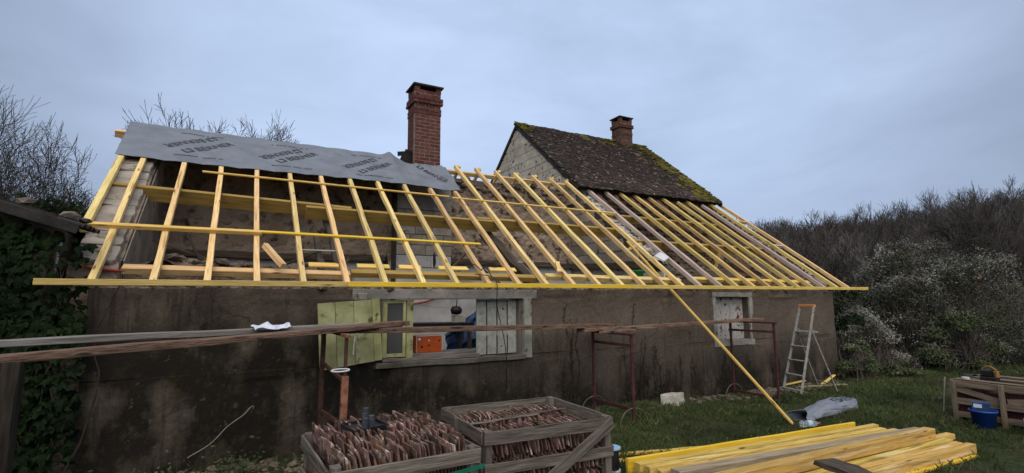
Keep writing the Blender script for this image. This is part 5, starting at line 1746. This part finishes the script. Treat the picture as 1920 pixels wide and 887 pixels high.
def membrane_roll():
    """Leftover membrane crumpled into a loose bag-like roll, pointed at the far end and open at the near one."""
    t = thing('membrane_roll', (9.2, 5.4, 0), 'crumpled grey printed membrane roll lying on the grass beyond the timber', 'membrane roll')
    p0, p1 = Vector((8.33, 5.42, gz(8.3, 5.4))), Vector((10.35, 5.62, gz(10.3, 5.6)))
    ax = (p1 - p0).normalized(); sd = Vector((-ax.y, ax.x, 0))
    prof = [(0, .19, .11), (.05, .20, .10), (.10, .16, .075), (.15, .12, .055), (.20, .14, .075), (.26, .17, .10), (.34, .19, .115), (.42, .19, .12), (.5, .21, .125), (.58, .20, .13), (.66, .22, .13), (.74, .20, .125), (.82, .19, .12), (.9, .13, .10), (.96, .07, .06), (1.0, .015, .02)]
    n = 30
    b = MB()
    L = (p1 - p0).length
    for i, (t_, w, h) in enumerate(prof):
        for k in range(n):
            a = 2 * math.pi * k / n
            wob = rollwob(t_, a)
            y = w * math.cos(a) * wob; z = h * (math.sin(a) * wob)
            z = max(z, -h * .72) + h * .74
            lift = .06 * sstep(.85, 1, t_)
            c = p0 + ax * (L * t_) + sd * y + Vector((0, 0, z + lift))
            if i == 0: c += ax * (-.10 * math.cos(a * 2))
            b.v.append(tuple(c))
    for i in range(len(prof) - 1):
        for k in range(n):
            j = (k + 1) % n
            b.f.append((i * n + k, i * n + j, (i + 1) * n + j, (i + 1) * n + k))
    o = b.build('sheet', 'membrane', t, smooth=False)
    md = o.modifiers.new('thick', 'SOLIDIFY'); md.thickness = .004
    # faint print: a few letters of the same name, laid on the visible side
    TV2, TF2 = text_polys('BERNER', .19)
    def put(x0, a0, k, flip):
        q = MB()
        out = []
        for (x, y, _) in TV2:
            tt = (x0 + (x if not flip else -x) * k) / L
            ang = a0 + (y * k) / .19 * (1 if not flip else -1)
            for i in range(len(prof) - 1):
                if prof[i][0] <= tt <= prof[i + 1][0]:
                    f_ = (tt - prof[i][0]) / (prof[i + 1][0] - prof[i][0])
                    w = prof[i][1] * (1 - f_) + prof[i + 1][1] * f_; h = prof[i][2] * (1 - f_) + prof[i + 1][2] * f_
                    break
            wob = rollwob(tt, ang) + .05
            z = h * math.sin(ang) * wob
            z = max(z, -h * .72) + h * .74
            c = p0 + ax * (L * tt) + sd * (w * math.cos(ang) * wob) + Vector((0, 0, z + .06 * sstep(.85, 1, tt)))
            out.append(tuple(c))
        q.add(out, TF2)
        q.build('lettering', 'print_ink', t)
    put(.62, R(205), 1.05, False)
    put(1.75, R(128), 1.05, True)
membrane_roll()
def bottle():
    t = thing('water_bottle', (7.42, 5.02, .1), 'clear plastic water bottle with a red cap lying on the timber pile', 'bottle')
    M = Matrix.Translation((7.12, 4.62, .262)) @ Matrix.Rotation(R(-18), 4, 'Z') @ Matrix.Rotation(R(90), 4, 'Y')
    WM[t.name] = Matrix.Translation((7.42, 5.02, .1))
    b = MB(); b.lathe([(.001, 0), (.04, .0), (.044, .02), (.040, .06), (.044, .10), (.041, .14), (.044, .19), (.03, .245), (.014, .275), (.014, .29)], 16); b.build('body', 'clear_bottle', t, M, smooth=True)
    b = MB(); b.lathe([(.0448, .10), (.0455, .13), (.0452, .17)], 16); b.build('label', 'light_blue', t, M, smooth=True)
    b = MB(); b.lathe([(.001, .31), (.017, .31), (.017, .285)], 12); b.build('cap', 'red_rubber', t, M)
bottle()
# loose boards behind the ladder
for i, (a, c, lab) in enumerate((((11.3, 7.32, .05), (12.6, 7.0, .04), 'pale offcut lying flat behind the ladder feet'), ((11.0, 7.45, .10), (11.6, 7.35, .16), 'short yellow offcut propped at the foot of the wall'), ((12.0, 7.2, .06), (12.6, 7.25, .22), 'short yellow offcut tilted up between the rear ladder legs'))):
    o = beam('offcut', a, c, .07, .025, 'grey_timber' if i == 0 else 'new_batten', None); tag(o, lab, 'offcut')

# ------------------------------------------------------------------ bare trees
def tree_segments(r, height, trunk_r, levels, spread=.6, nb=(3, 5), gnarl=.22, start=.25, upward=.25, rmin=.004, ratio=.62, fork=False):
    """Branch paths of a leafless tree: list of (points, radii)."""
    out = []
    def grow(p, d, L, rad, lev):
        n = 5 if lev < levels - 1 else 3
        pts = [p.copy()]; rads = [rad]
        q = p.copy(); dd = d.copy()
        for i in range(n):
            dd = (dd + Vector((r.gauss(0, gnarl), r.gauss(0, gnarl), r.gauss(0, gnarl) + upward * .25))).normalized()
            q = q + dd * (L / n)
            pts.append(q.copy())
            rads.append(max(rmin, rad * (1 - .72 * (i + 1) / n)))
        out.append((pts, rads))
        if lev >= levels: return
        k = r.randint(*nb) + (2 if lev == 0 else 0)
        for i in range(k):
            st = (.55 if lev == 0 else start) if fork else start
            t = st + (1 - st) * (i + r.random()) / k
            f = t * n
            a = min(int(f), n - 1); f -= a
            pos = pts[a].lerp(pts[a + 1], f)
            rr = rads[a] * (1 - f) + rads[a + 1] * f
            ax = (pts[a + 1] - pts[a]).normalized()
            perp = ax.orthogonal().normalized()
            perp.rotate(Matrix.Rotation(r.uniform(0, 6.283), 3, ax).to_euler())
            sp = spread * r.uniform(.7, 1.35)
            nd = (ax * math.cos(sp) + perp * math.sin(sp) + Vector((0, 0, upward * .5))).normalized()
            grow(pos, nd, L * (1.0 if fork and lev == 0 else ratio) * r.uniform(.75, 1.15), max(rmin, rr * (.75 if fork else .62)), lev + 1)
        # the leader goes on
        if lev < levels and not (fork and lev == 0):
            grow(q, dd, L * ratio * .9, max(rmin, rads[-1]), lev + 1)
    grow(Vector((0, 0, 0)), Vector((0, 0, 1)), height, trunk_r, 0)
    return out
def tree_mesh(segs, name_m, sides=(6, 3), thick=.03, lean=None):
    trunk, twigs = MB(), MB()
    for pts, rads in segs:
        big = rads[0] > thick
        (trunk if big else twigs).tube(pts, rads, sides[0] if big else sides[1], cap=False)
    return trunk, twigs
def bare_tree(loc, label, seed, height, trunk_r, levels, m='bark', group=None, rot=None, top=None, wide=1.0, **kw):
    r = random.Random(seed)
    segs = tree_segments(r, height, trunk_r, levels, **kw)
    if top:
        k = top / max(p.z for pts, _ in segs for p in pts)
        segs = [([Vector((p.x * k * wide, p.y * k * wide, p.z * k)) for p in pts], rads) for pts, rads in segs]
    t = thing('bare_tree', loc, label, 'tree', group)
    a, b = tree_mesh(segs, m)
    M = Matrix.Translation(loc) @ (rot or Matrix.Identity(4))
    a.build('trunk', m, t, M, smooth=True)
    b.build('crown', m, t, M)
    return t, a, b
# big bare tree beyond the shed on the left
bare_tree((-4.35, 17.0, 0), 'large bare tree with drooping fine twigs beyond the shed at the left edge', 12, 1.75, .30, 6, top=7.5, wide=.62, spread=.72, nb=(4, 4), gnarl=.20, start=.22, upward=.02, rmin=.0042, ratio=.74, fork=True,
          rot=Matrix.Rotation(R(8), 4, 'Y'))
bare_tree((-4.3, 20.0, 0), 'slender bare tree rising between the shed roof and the cottage gable', 33, 1.55, .08, 5, top=6.0, wide=.6, spread=.55, nb=(3, 3), gnarl=.18, start=.3, upward=.08, rmin=.0060, ratio=.68, fork=True)
b = MB(); r = random.Random(3)
for i in range(700):
    p = Vector((-4.05 + r.gauss(0, .40), 16.6 + r.gauss(0, .35), 4.35 + r.gauss(0, .12)))
    v, f = leaf_verts(p, Vector((r.uniform(-1, 1), -1, r.uniform(-.5, 1))), Vector((0, 0, -1)), .10, r); b.add(v, f)
t = thing('ivy_clump', (-4.05, 16.6, 4.2), 'dark ivy clump on a branch just above the shed roof', 'ivy'); b.build('leaves', 'ivy_leaf', t)
# trees behind the membrane
bare_tree((.05, 27.0, 0), 'bare twiggy tree showing above the middle of the grey membrane', 41, 3.05, .24, 6, top=11.3, wide=.72, m='bark', spread=.60, nb=(3, 4), gnarl=.19, start=.3, upward=.06, rmin=.0080, ratio=.68, fork=True)
bare_tree((2.3, 28.0, 0), 'smaller bare tree above the membrane nearer the red chimney', 45, 2.75, .15, 5, top=10.0, wide=.5, m='bark', spread=.5, nb=(3, 3), gnarl=.16, start=.3, upward=.12, rmin=.0085, ratio=.64, fork=True)
bare_tree((-1.2, 26.5, 0), 'small bare tree top just right of the ridge end', 47, 2.85, .15, 5, top=9.7, wide=.42, m='bark', spread=.5, nb=(3, 3), gnarl=.16, start=.3, upward=.12, rmin=.0085, ratio=.64, fork=True)

# wooded hill: prototypes, then one mass and individual trees on the skyline
PROTO = []
for s_, (h, lv, sp) in enumerate(((2.3, 4, .50), (2.1, 4, .58), (2.5, 4, .42), (2.0, 4, .62))):
    r = random.Random(500 + s_)
    segs = tree_segments(r, h, .13, lv, spread=sp, nb=(3, 3), gnarl=.13, start=.35, upward=.16, rmin=.015, ratio=.74, fork=True)
    q = MB()
    for pts, rads in segs: q.tube(pts, rads, 3, cap=False)
    q.v = np.array(q.v)
    PROTO.append(q)
def dr(q, d):
    """Position from depth d ahead of the yard and q = sideways over depth."""
    rr = q * d
    return Vector((.4803 * d + .8777 * rr, .8771 * d - .4791 * rr)) * 1.0
def forest():
    r = random.Random(9)
    N = 360
    acc = {'bark_brown': [[], [], 0], 'bark_far': [[], [], 0], 'bark_pale': [[], [], 0]}
    for i in range(N):
        d = 42 + 36 * math.sqrt(r.random())
        q = r.uniform(.40, 1.12)
        p = dr(q, d)
        pr = PROTO[r.randrange(4)]
        a = r.uniform(0, 6.28); s = r.uniform(.75, 1.1)
        c_, s_ = math.cos(a) * s, math.sin(a) * s
        v = pr.v @ np.array([[c_, s_, 0], [-s_, c_, 0], [0, 0, s * r.uniform(.85, 1.1)]]) + np.array([p.x, p.y, gz(p.x, p.y) - .2])
        A = acc[('bark_brown', 'bark_far', 'bark_pale', 'bark_far')[i % 4]]
        A[0].append(v)
        A[1].extend([tuple(k + A[2] for k in f) for f in pr.f])
        A[2] += len(v)
    for m_, lab in (('bark_brown', 'brown leafless trees of the wood covering the hillside'), ('bark_far', 'grey leafless trees of the wood covering the hillside'), ('bark_pale', 'pale stemmed leafless trees of the wood covering the hillside')):
        b = MB(); b.v = [tuple(x) for x in np.concatenate(acc[m_][0])]; b.f = acc[m_][1]
        o = b.build('wood', m_, None)
        tag(o, lab, 'wood', None, 'stuff')
    # undergrowth that closes the gaps low down
    b = MB()
    for i in range(3600):
        d = 40 + 52 * r.random(); q = r.uniform(.38, 1.14); p = dr(q, d)
        z = gz(p.x, p.y)
        h = r.uniform(.8, 3.0)
        x, y = p.x + r.uniform(-1, 1), p.y + r.uniform(-1, 1)
        ax, ay = r.uniform(-.8, .8), r.uniform(-.8, .8)
        w = r.uniform(.03, .10)
        b.add([(x, y, z), (x + w, y - w * .5, z), (x + ax, y + ay, z + h)], [(0, 1, 2)])
        b.add([(x, y, z), (x + w, y - w * .5, z), (x - ay, y + ax, z + h * .8)], [(0, 1, 2)])
    o = b.build('undergrowth', 'bark_brown', None)
    tag(o, 'brown scrub under the trees of the hillside', 'undergrowth', None, 'stuff')
    # individual trees along the skyline
    me = []
    for pr in PROTO:
        m_ = bpy.data.meshes.new('crown'); m_.from_pydata([tuple(x) for x in pr.v], [], pr.f); m_.materials.append(MATS['bark_far']); me.append(m_)
    n = 46
    for i in range(n):
        q = .43 + .66 * (i + r.uniform(-.3, .3)) / n
        d = 96 + r.uniform(-6, 6)
        p = dr(q, d)
        s = r.uniform(.95, 1.45)
        o = link('bare_tree', me[r.randrange(4)], None, Matrix.Translation((p.x, p.y, gz(p.x, p.y) - .2)) @ Matrix.Rotation(r.uniform(0, 6.28), 4, 'Z') @ Matrix.Diagonal((s, s, s, 1)))
        tag(o, '%s bare tree from the left on the skyline of the wooded hill' % ordinal(i), 'tree', 'skyline trees of the wooded hill')
forest()
# the taller tree in front of the hill at the right edge
p = dr(1.02, 44)
bare_tree((p.x, p.y, gz(p.x, p.y)), 'tall dark bare tree rising above the hillside at the right edge', 71, 2.9, .20, 6, top=11.0, wide=1.0, m='bark_far', spread=.5, nb=(3, 3), gnarl=.14, start=.25, upward=.12, rmin=.012, ratio=.74, fork=True)

# ------------------------------------------------------------------ shrubs and brambles
def shrub(loc, rad, label, seed, n_leaf, n_seed, n_stem, leaf='shrub_leaf', seedm='seed_head', ls=(.04, .09), name='shrub', cat='shrub', group=None, lump=.35, sdsize=(.035, .075), low=.0):
    r = random.Random(seed)
    t = thing(name, loc, label, cat, group)
    C_ = Vector(loc)
    o3 = Vector((seed * 3.1, seed * 1.7, 0))
    clumps = []
    vol = rad[0] * rad[1] * rad[2]
    nc = int(min(46, max(9, 10 + vol * 2.6)))
    cr = .30 * (vol ** (1 / 3))
    while len(clumps) < nc:
        d = Vector((r.gauss(0, 1), r.gauss(0, 1), r.gauss(.25, 1)))
        if d.length < .01: continue
        d.normalize()
        if d.z < -.05: continue
        f = .45 + .50 * r.random() ** .6
        c = Vector((d.x * rad[0] * f, d.y * rad[1] * f, max(.12, d.z * rad[2] * f)))
        clumps.append((c, cr * r.uniform(.55, 1.15)))
    def surf(d, f, up=False):
        c, q = clumps[r.randrange(nc)]
        k = 1 + .35 * mnoise.noise(d * 2.2 + o3 + c)
        p = c + Vector((d.x, d.y, d.z * .85)) * (q * k * f)
        return C_ + Vector((p.x, p.y, max(low + .02, p.z)))
    def rdir(zmin=-.05):
        while True:
            d = Vector((r.gauss(0, 1), r.gauss(0, 1), r.gauss(0, 1)))
            if d.length > .01:
                d.normalize()
                if d.z > zmin: return d
    b = MB()
    for i in range(n_leaf):
        d = rdir()
        f = 1 - abs(r.gauss(0, .22))
        p = surf(d, max(.2, f))
        n = (d + Vector((r.gauss(0, .6), r.gauss(0, .6), r.gauss(.3, .6))))
        v, fc = leaf_verts(p, n, Vector((r.uniform(-1, 1), r.uniform(-1, 1), -1)), r.uniform(*ls), r, False)
        b.add(v, fc)
    b.build('leaves', leaf, t)
    if n_seed:
        b = MB()
        made = 0
        while made < n_seed:
            d = rdir(.0)
            p0 = surf(d, 1 - abs(r.gauss(0, .07)))
            if mnoise.noise(p0 * .9 + o3) + .75 * ((p0.z - C_.z) / rad[2] - .62) < r.uniform(-.12, .22): continue
            for j in range(9):
                p = p0 + Vector((r.gauss(0, .07), r.gauss(0, .07), r.gauss(0, .05)))
                v, fc = leaf_verts(p, Vector((r.gauss(0, 1), r.gauss(0, 1), r.gauss(.4, 1))), Vector((r.uniform(-1, 1), r.uniform(-1, 1), .3)), r.uniform(*sdsize), r, False)
                b.add(v, fc)
                made += 1
        o = b.build('seed_heads', seedm, t)
        o['kind'] = 'stuff'
    b = MB()
    for i in range(n_stem):
        d = rdir(.05)
        e = surf(d, r.uniform(.75, 1.05))
        p0 = C_ + Vector((r.gauss(0, rad[0] * .25), r.gauss(0, rad[1] * .25), 0))
        mid = p0.lerp(e, .55) + Vector((r.gauss(0, .15), r.gauss(0, .15), abs(r.gauss(0, .25))))
        pts = [p0, p0.lerp(mid, .5) + Vector((0, 0, .08)), mid, mid.lerp(e, .6), e]
        b.tube(pts, [.014, .012, .009, .006, .003], 3, cap=False)
    b.build('stems', 'dead_stem', t)
    return t
shrub((18.6, 8.3, 0), (1.75, 1.8, 3.75), 'tall shrub veiled in pale fluffy seed heads right of the ladder', 61, 13000, 6200, 260)
shrub((20.3, 7.6, 0), (2.0, 1.9, 3.95), 'tallest shrub with pale seed heads above the slatted crate', 62, 13500, 6400, 260)
shrub((22.4, 5.6, 0), (1.9, 2.0, 3.75), 'shrub with pale seed heads running out of the right edge', 63, 12500, 6000, 240)
shrub((15.9, 8.15, 0), (1.15, 1.0, 1.75), 'low grey tangle of dead clematis in front of the tall shrub', 64, 1800, 3400, 260, ls=(.03, .06))
shrub((18.3, 6.9, 0), (1.7, .9, 1.6), 'dark bramble thicket behind the slatted crate', 65, 5200, 900, 220, leaf='bramble_leaf', ls=(.05, .10))
shrub((14.15, 8.05, 0), (.62, .75, 1.95), 'dark ivy bush growing round the corner of the cottage', 66, 5200, 220, 120, leaf='ivy_leaf', ls=(.06, .12))
shrub((14.2, 7.45, 0), (.85, .55, .95), 'bright bramble clump at the foot of the cottage corner', 67, 2300, 160, 90, leaf='bramble_leaf', ls=(.05, .10), name='bramble', cat='bramble')
shrub((15.5, 7.2, 0), (.8, .45, .35), 'low light green bramble spreading on to the grass', 68, 900, 0, 40, leaf='bramble_leaf', ls=(.06, .11), name='bramble', cat='bramble')
shrub((25.0, 12.5, 0), (3.2, 2.6, 2.6), 'dark evergreen bush behind the pale shrubs', 69, 6500, 600, 150, leaf='ivy_leaf', ls=(.10, .18))
shrub((19.0, 13.0, 0), (1.5, 1.3, 2.3), 'dark green bush between the cottage corner and the hillside', 70, 3000, 0, 90, leaf='ivy_leaf', ls=(.08, .14))
for (x, y, z, s_, lab) in ((18.15, 6.25, 2.55, .03, 'single bright yellow leaf cluster high on the pale shrub'),):
    b = MB(); r = random.Random(int(x * 10))
    for i in range(9):
        v, f = leaf_verts(Vector((x + r.gauss(0, s_), y + r.gauss(0, s_), z + r.gauss(0, s_))), Vector((r.uniform(-1, 1), -1, r.uniform(-1, 1))), Vector((0, 0, 1)), .06, r, False); b.add(v, f)
    t = thing('leaf_cluster', (x, y, z), lab, 'leaves'); b.build('leaves', 'yellow_tool', t)

# dead creeper on the rendered wall
def creeper(x, z0, h, seed, n, label):
    r = random.Random(seed)
    b = MB()
    y = WALL_Y - .022
    for k in range(n):
        p = Vector((x + r.gauss(0, .06), y, z0)); pts = [p.copy()]
        z = z0
        top = z0 + h * r.uniform(.6, 1)
        while z < top:
            z += r.uniform(.06, .12)
            p = Vector((p.x + r.gauss(0, .022), y + r.uniform(-.012, .004), z)); pts.append(p.copy())
            if r.random() < .65:
                e = p + Vector((r.gauss(0, .09), r.uniform(-.03, 0), r.uniform(.02, .12)))
                b.tube([p, p.lerp(e, .5) + Vector((0, 0, .01)), e], [.005, .004, .002], 3, cap=False)
                for q in range(2):
                    v, f = leaf_verts(p + Vector((r.gauss(0, .025), -.01, r.gauss(0, .03))), Vector((r.uniform(-.4, .4), -1, r.uniform(-.3, .3))), Vector((r.uniform(-1, 1), 0, 1)), r.uniform(.02, .05), r, False)
                    b.add(v, f)
        b.tube(pts, [.007 * (1 - .6 * i / len(pts)) for i in range(len(pts))], 4, cap=False)
    o = b.build('dead_creeper', 'dead_vine', None)
    tag(o, label, 'creeper', 'dead creepers on the wall')
CRE = [(5.35, .15, 1.85, 3, 'tall dead creeper climbing the wall to the eave between the windows'),
       (5.15, .1, .85, 3, 'low dead creeper just left of the tall one'), (4.35, .1, .55, 2, 'short dead creeper under the right end of the wide window'),
       (6.55, .1, .95, 2, 'dead creeper left of the steel trestle foot on the wall'), (6.95, .1, 1.15, 3, 'dead creeper just behind the red trestle'),
       (7.32, .1, 1.05, 4, 'dense dead creeper above the pale stone block'), (7.75, .1, .85, 3, 'dead creeper right of the pale stone block'),
       (8.25, .05, .95, 3, 'dead creeper left of the leaning batten'), (9.25, .05, .85, 3, 'dead creeper under the small peeling window'),
       (9.9, .05, .75, 2, 'dead creeper beside the far trestle'), (10.9, .05, .75, 3, 'dead creeper behind the step ladder'),
       (6.85, 1.55, .35, 1, 'short withered sprig high on the wall above the red trestle')]
for i, (x, z, h, n, lab) in enumerate(CRE):
    creeper(x, z, h, 900 + i, n, lab)
b = MB(); b.tube(curve_pts([(-.35, 7.5, .18), (-.12, 7.46, .32), (.05, 7.45, .50), (.22, 7.46, .62), (.30, 7.5, .70), (.34, 7.54, .70), (.33, 7.56, .67)], 8), .006, 5)
o = b.build('wire', 'wire_pale', None); tag(o, 'thin pale wire bending out of the dark lower wall', 'wire')

# ------------------------------------------------------------------ rubble, litter and grass
def foot_rubble():
    r = random.Random(88)
    b = MB()
    for i in range(900):
        x = r.uniform(4.6, 12.9) if i < 450 else r.gauss(9.6, 1.3); y = WALL_Y - .05 - abs(r.gauss(0, .20))
        if nz(x, 1, 1, 1.2) < -.15 and r.random() < .7: continue
        s = r.uniform(.015, .075)
        b.rock((x, y, gz(x, y) + s * .3), (s * 1.2, s, s * .6), r, .3)
    o = b.build('rubble', 'rubble_stone', None); tag(o, 'small stones and broken tile along the foot of the wall', 'rubble', None, 'stuff')
    b = MB()
    for i in range(420):
        x = r.uniform(-1.2, 4.8); y = WALL_Y - .05 - abs(r.gauss(0, .4))
        s = r.uniform(.015, .06)
        b.rock((x, y, gz(x, y) + s * .3), (s * 1.2, s, s * .6), r, .3)
    o = b.build('rubble', 'debris', None); tag(o, 'brown litter and stones at the foot of the dark wall', 'rubble', None, 'stuff')
foot_rubble()
def grass():
    r = random.Random(99)
    V, F = [], []
    def blade(x, y, h, w):
        z = gz(x, y)
        a = r.uniform(0, 6.28)
        lx, ly = math.cos(a), math.sin(a)
        l = r.uniform(.2, .9) * h
        b_ = r.uniform(0, 6.28)
        bx, by = math.cos(b_) * l, math.sin(b_) * l
        k = len(V)
        V.extend([(x - lx * w, y - ly * w, z - .005), (x + lx * w, y + ly * w, z - .005), (x + bx * .4 + lx * w * .6, y + by * .4 + ly * w * .6, z + h * .65), (x + bx, y + by, z + h)])
        F.extend([(k, k + 1, k + 2), (k, k + 2, k + 3)])
    def field(x0, x1, y0, y1, n, hs, w, dens=0.0):
        for i in range(n):
            x, y = r.uniform(x0, x1), r.uniform(y0, y1)
            if y > WALL_Y - .08 and -1.5 < x < 13.45: continue
            q = nz(x, y, 0, .9) + .6 * nz(x, y, 4, 2.7)
            if q < dens and r.random() < .75: continue
            blade(x, y, r.uniform(*hs) * (1 + .8 * max(0, q)), w)
    field(3.6, 10.5, 3.0, 7.6, 42000, (.025, .065), .0035, -.25)
    field(10.0, 18.0, 2.6, 8.5, 30000, (.03, .07), .006, -.25)
    field(16.0, 26.0, 1.5, 7.5, 12000, (.04, .09), .010, -.3)
    field(4.0, 7.5, 6.2, 7.5, 5000, (.05, .11), .004, -.1)
    field(-1.3, 3.6, 5.6, 7.55, 3500, (.04, .10), .005, .15)
    for i in range(620):
        x, y = r.uniform(3.8, 20), r.uniform(2.6, 7.5)
        if nz(x, y, 0, .8) < -.25: continue
        for k in range(22):
            blade(x + r.gauss(0, .05), y + r.gauss(0, .05), r.uniform(.05, .13), .0045)
    b = MB(); b.v = V; b.f = F
    o = b.build('grass', 'grass_blade', None)
    tag(o, 'short damp lawn grass in front of the cottage', 'grass', None, 'stuff')
    b = MB()
    for i in range(2600):
        x, y = r.uniform(3.6, 17), r.uniform(3.0, 7.5)
        if r.random() < .6 and y < 6: continue
        p = Vector((x, y, gz(x, y) + r.uniform(.01, .04)))
        v, f = leaf_verts(p, Vector((r.gauss(0, .5), r.gauss(0, .5), 1)), Vector((r.uniform(-1, 1), r.uniform(-1, 1), 0)), r.uniform(.015, .045), r, False); b.add(v, f)
    o = b.build('fallen_leaves', 'dry_leaf', None)
    tag(o, 'small dry fallen leaves scattered on the grass', 'leaves', None, 'stuff')
    # weeds at the dark foot of the wall on the left
    for (x, y, lab, sd) in ((-.55, 6.9, 'weed tuft at the dark wall foot by the left edge', 1), (.15, 7.2, 'small weed tuft at the wall foot near the wire', 2), (-1.15, 6.4, 'leafy weed at the foot of the ivy wall', 3)):
        b = MB()
        for i in range(160):
            p = Vector((x + r.gauss(0, .16), y + r.gauss(0, .12), gz(x, y) + abs(r.gauss(0, .13))))
            v, f = leaf_verts(p, Vector((r.gauss(0, .6), r.gauss(-.4, .6), 1)), Vector((r.uniform(-1, 1), r.uniform(-1, 1), .2)), r.uniform(.03, .08), r, False); b.add(v, f)
        t = thing('weed', (x, y, gz(x, y)), lab, 'weed'); b.build('leaves', 'bramble_leaf', t)
grass()
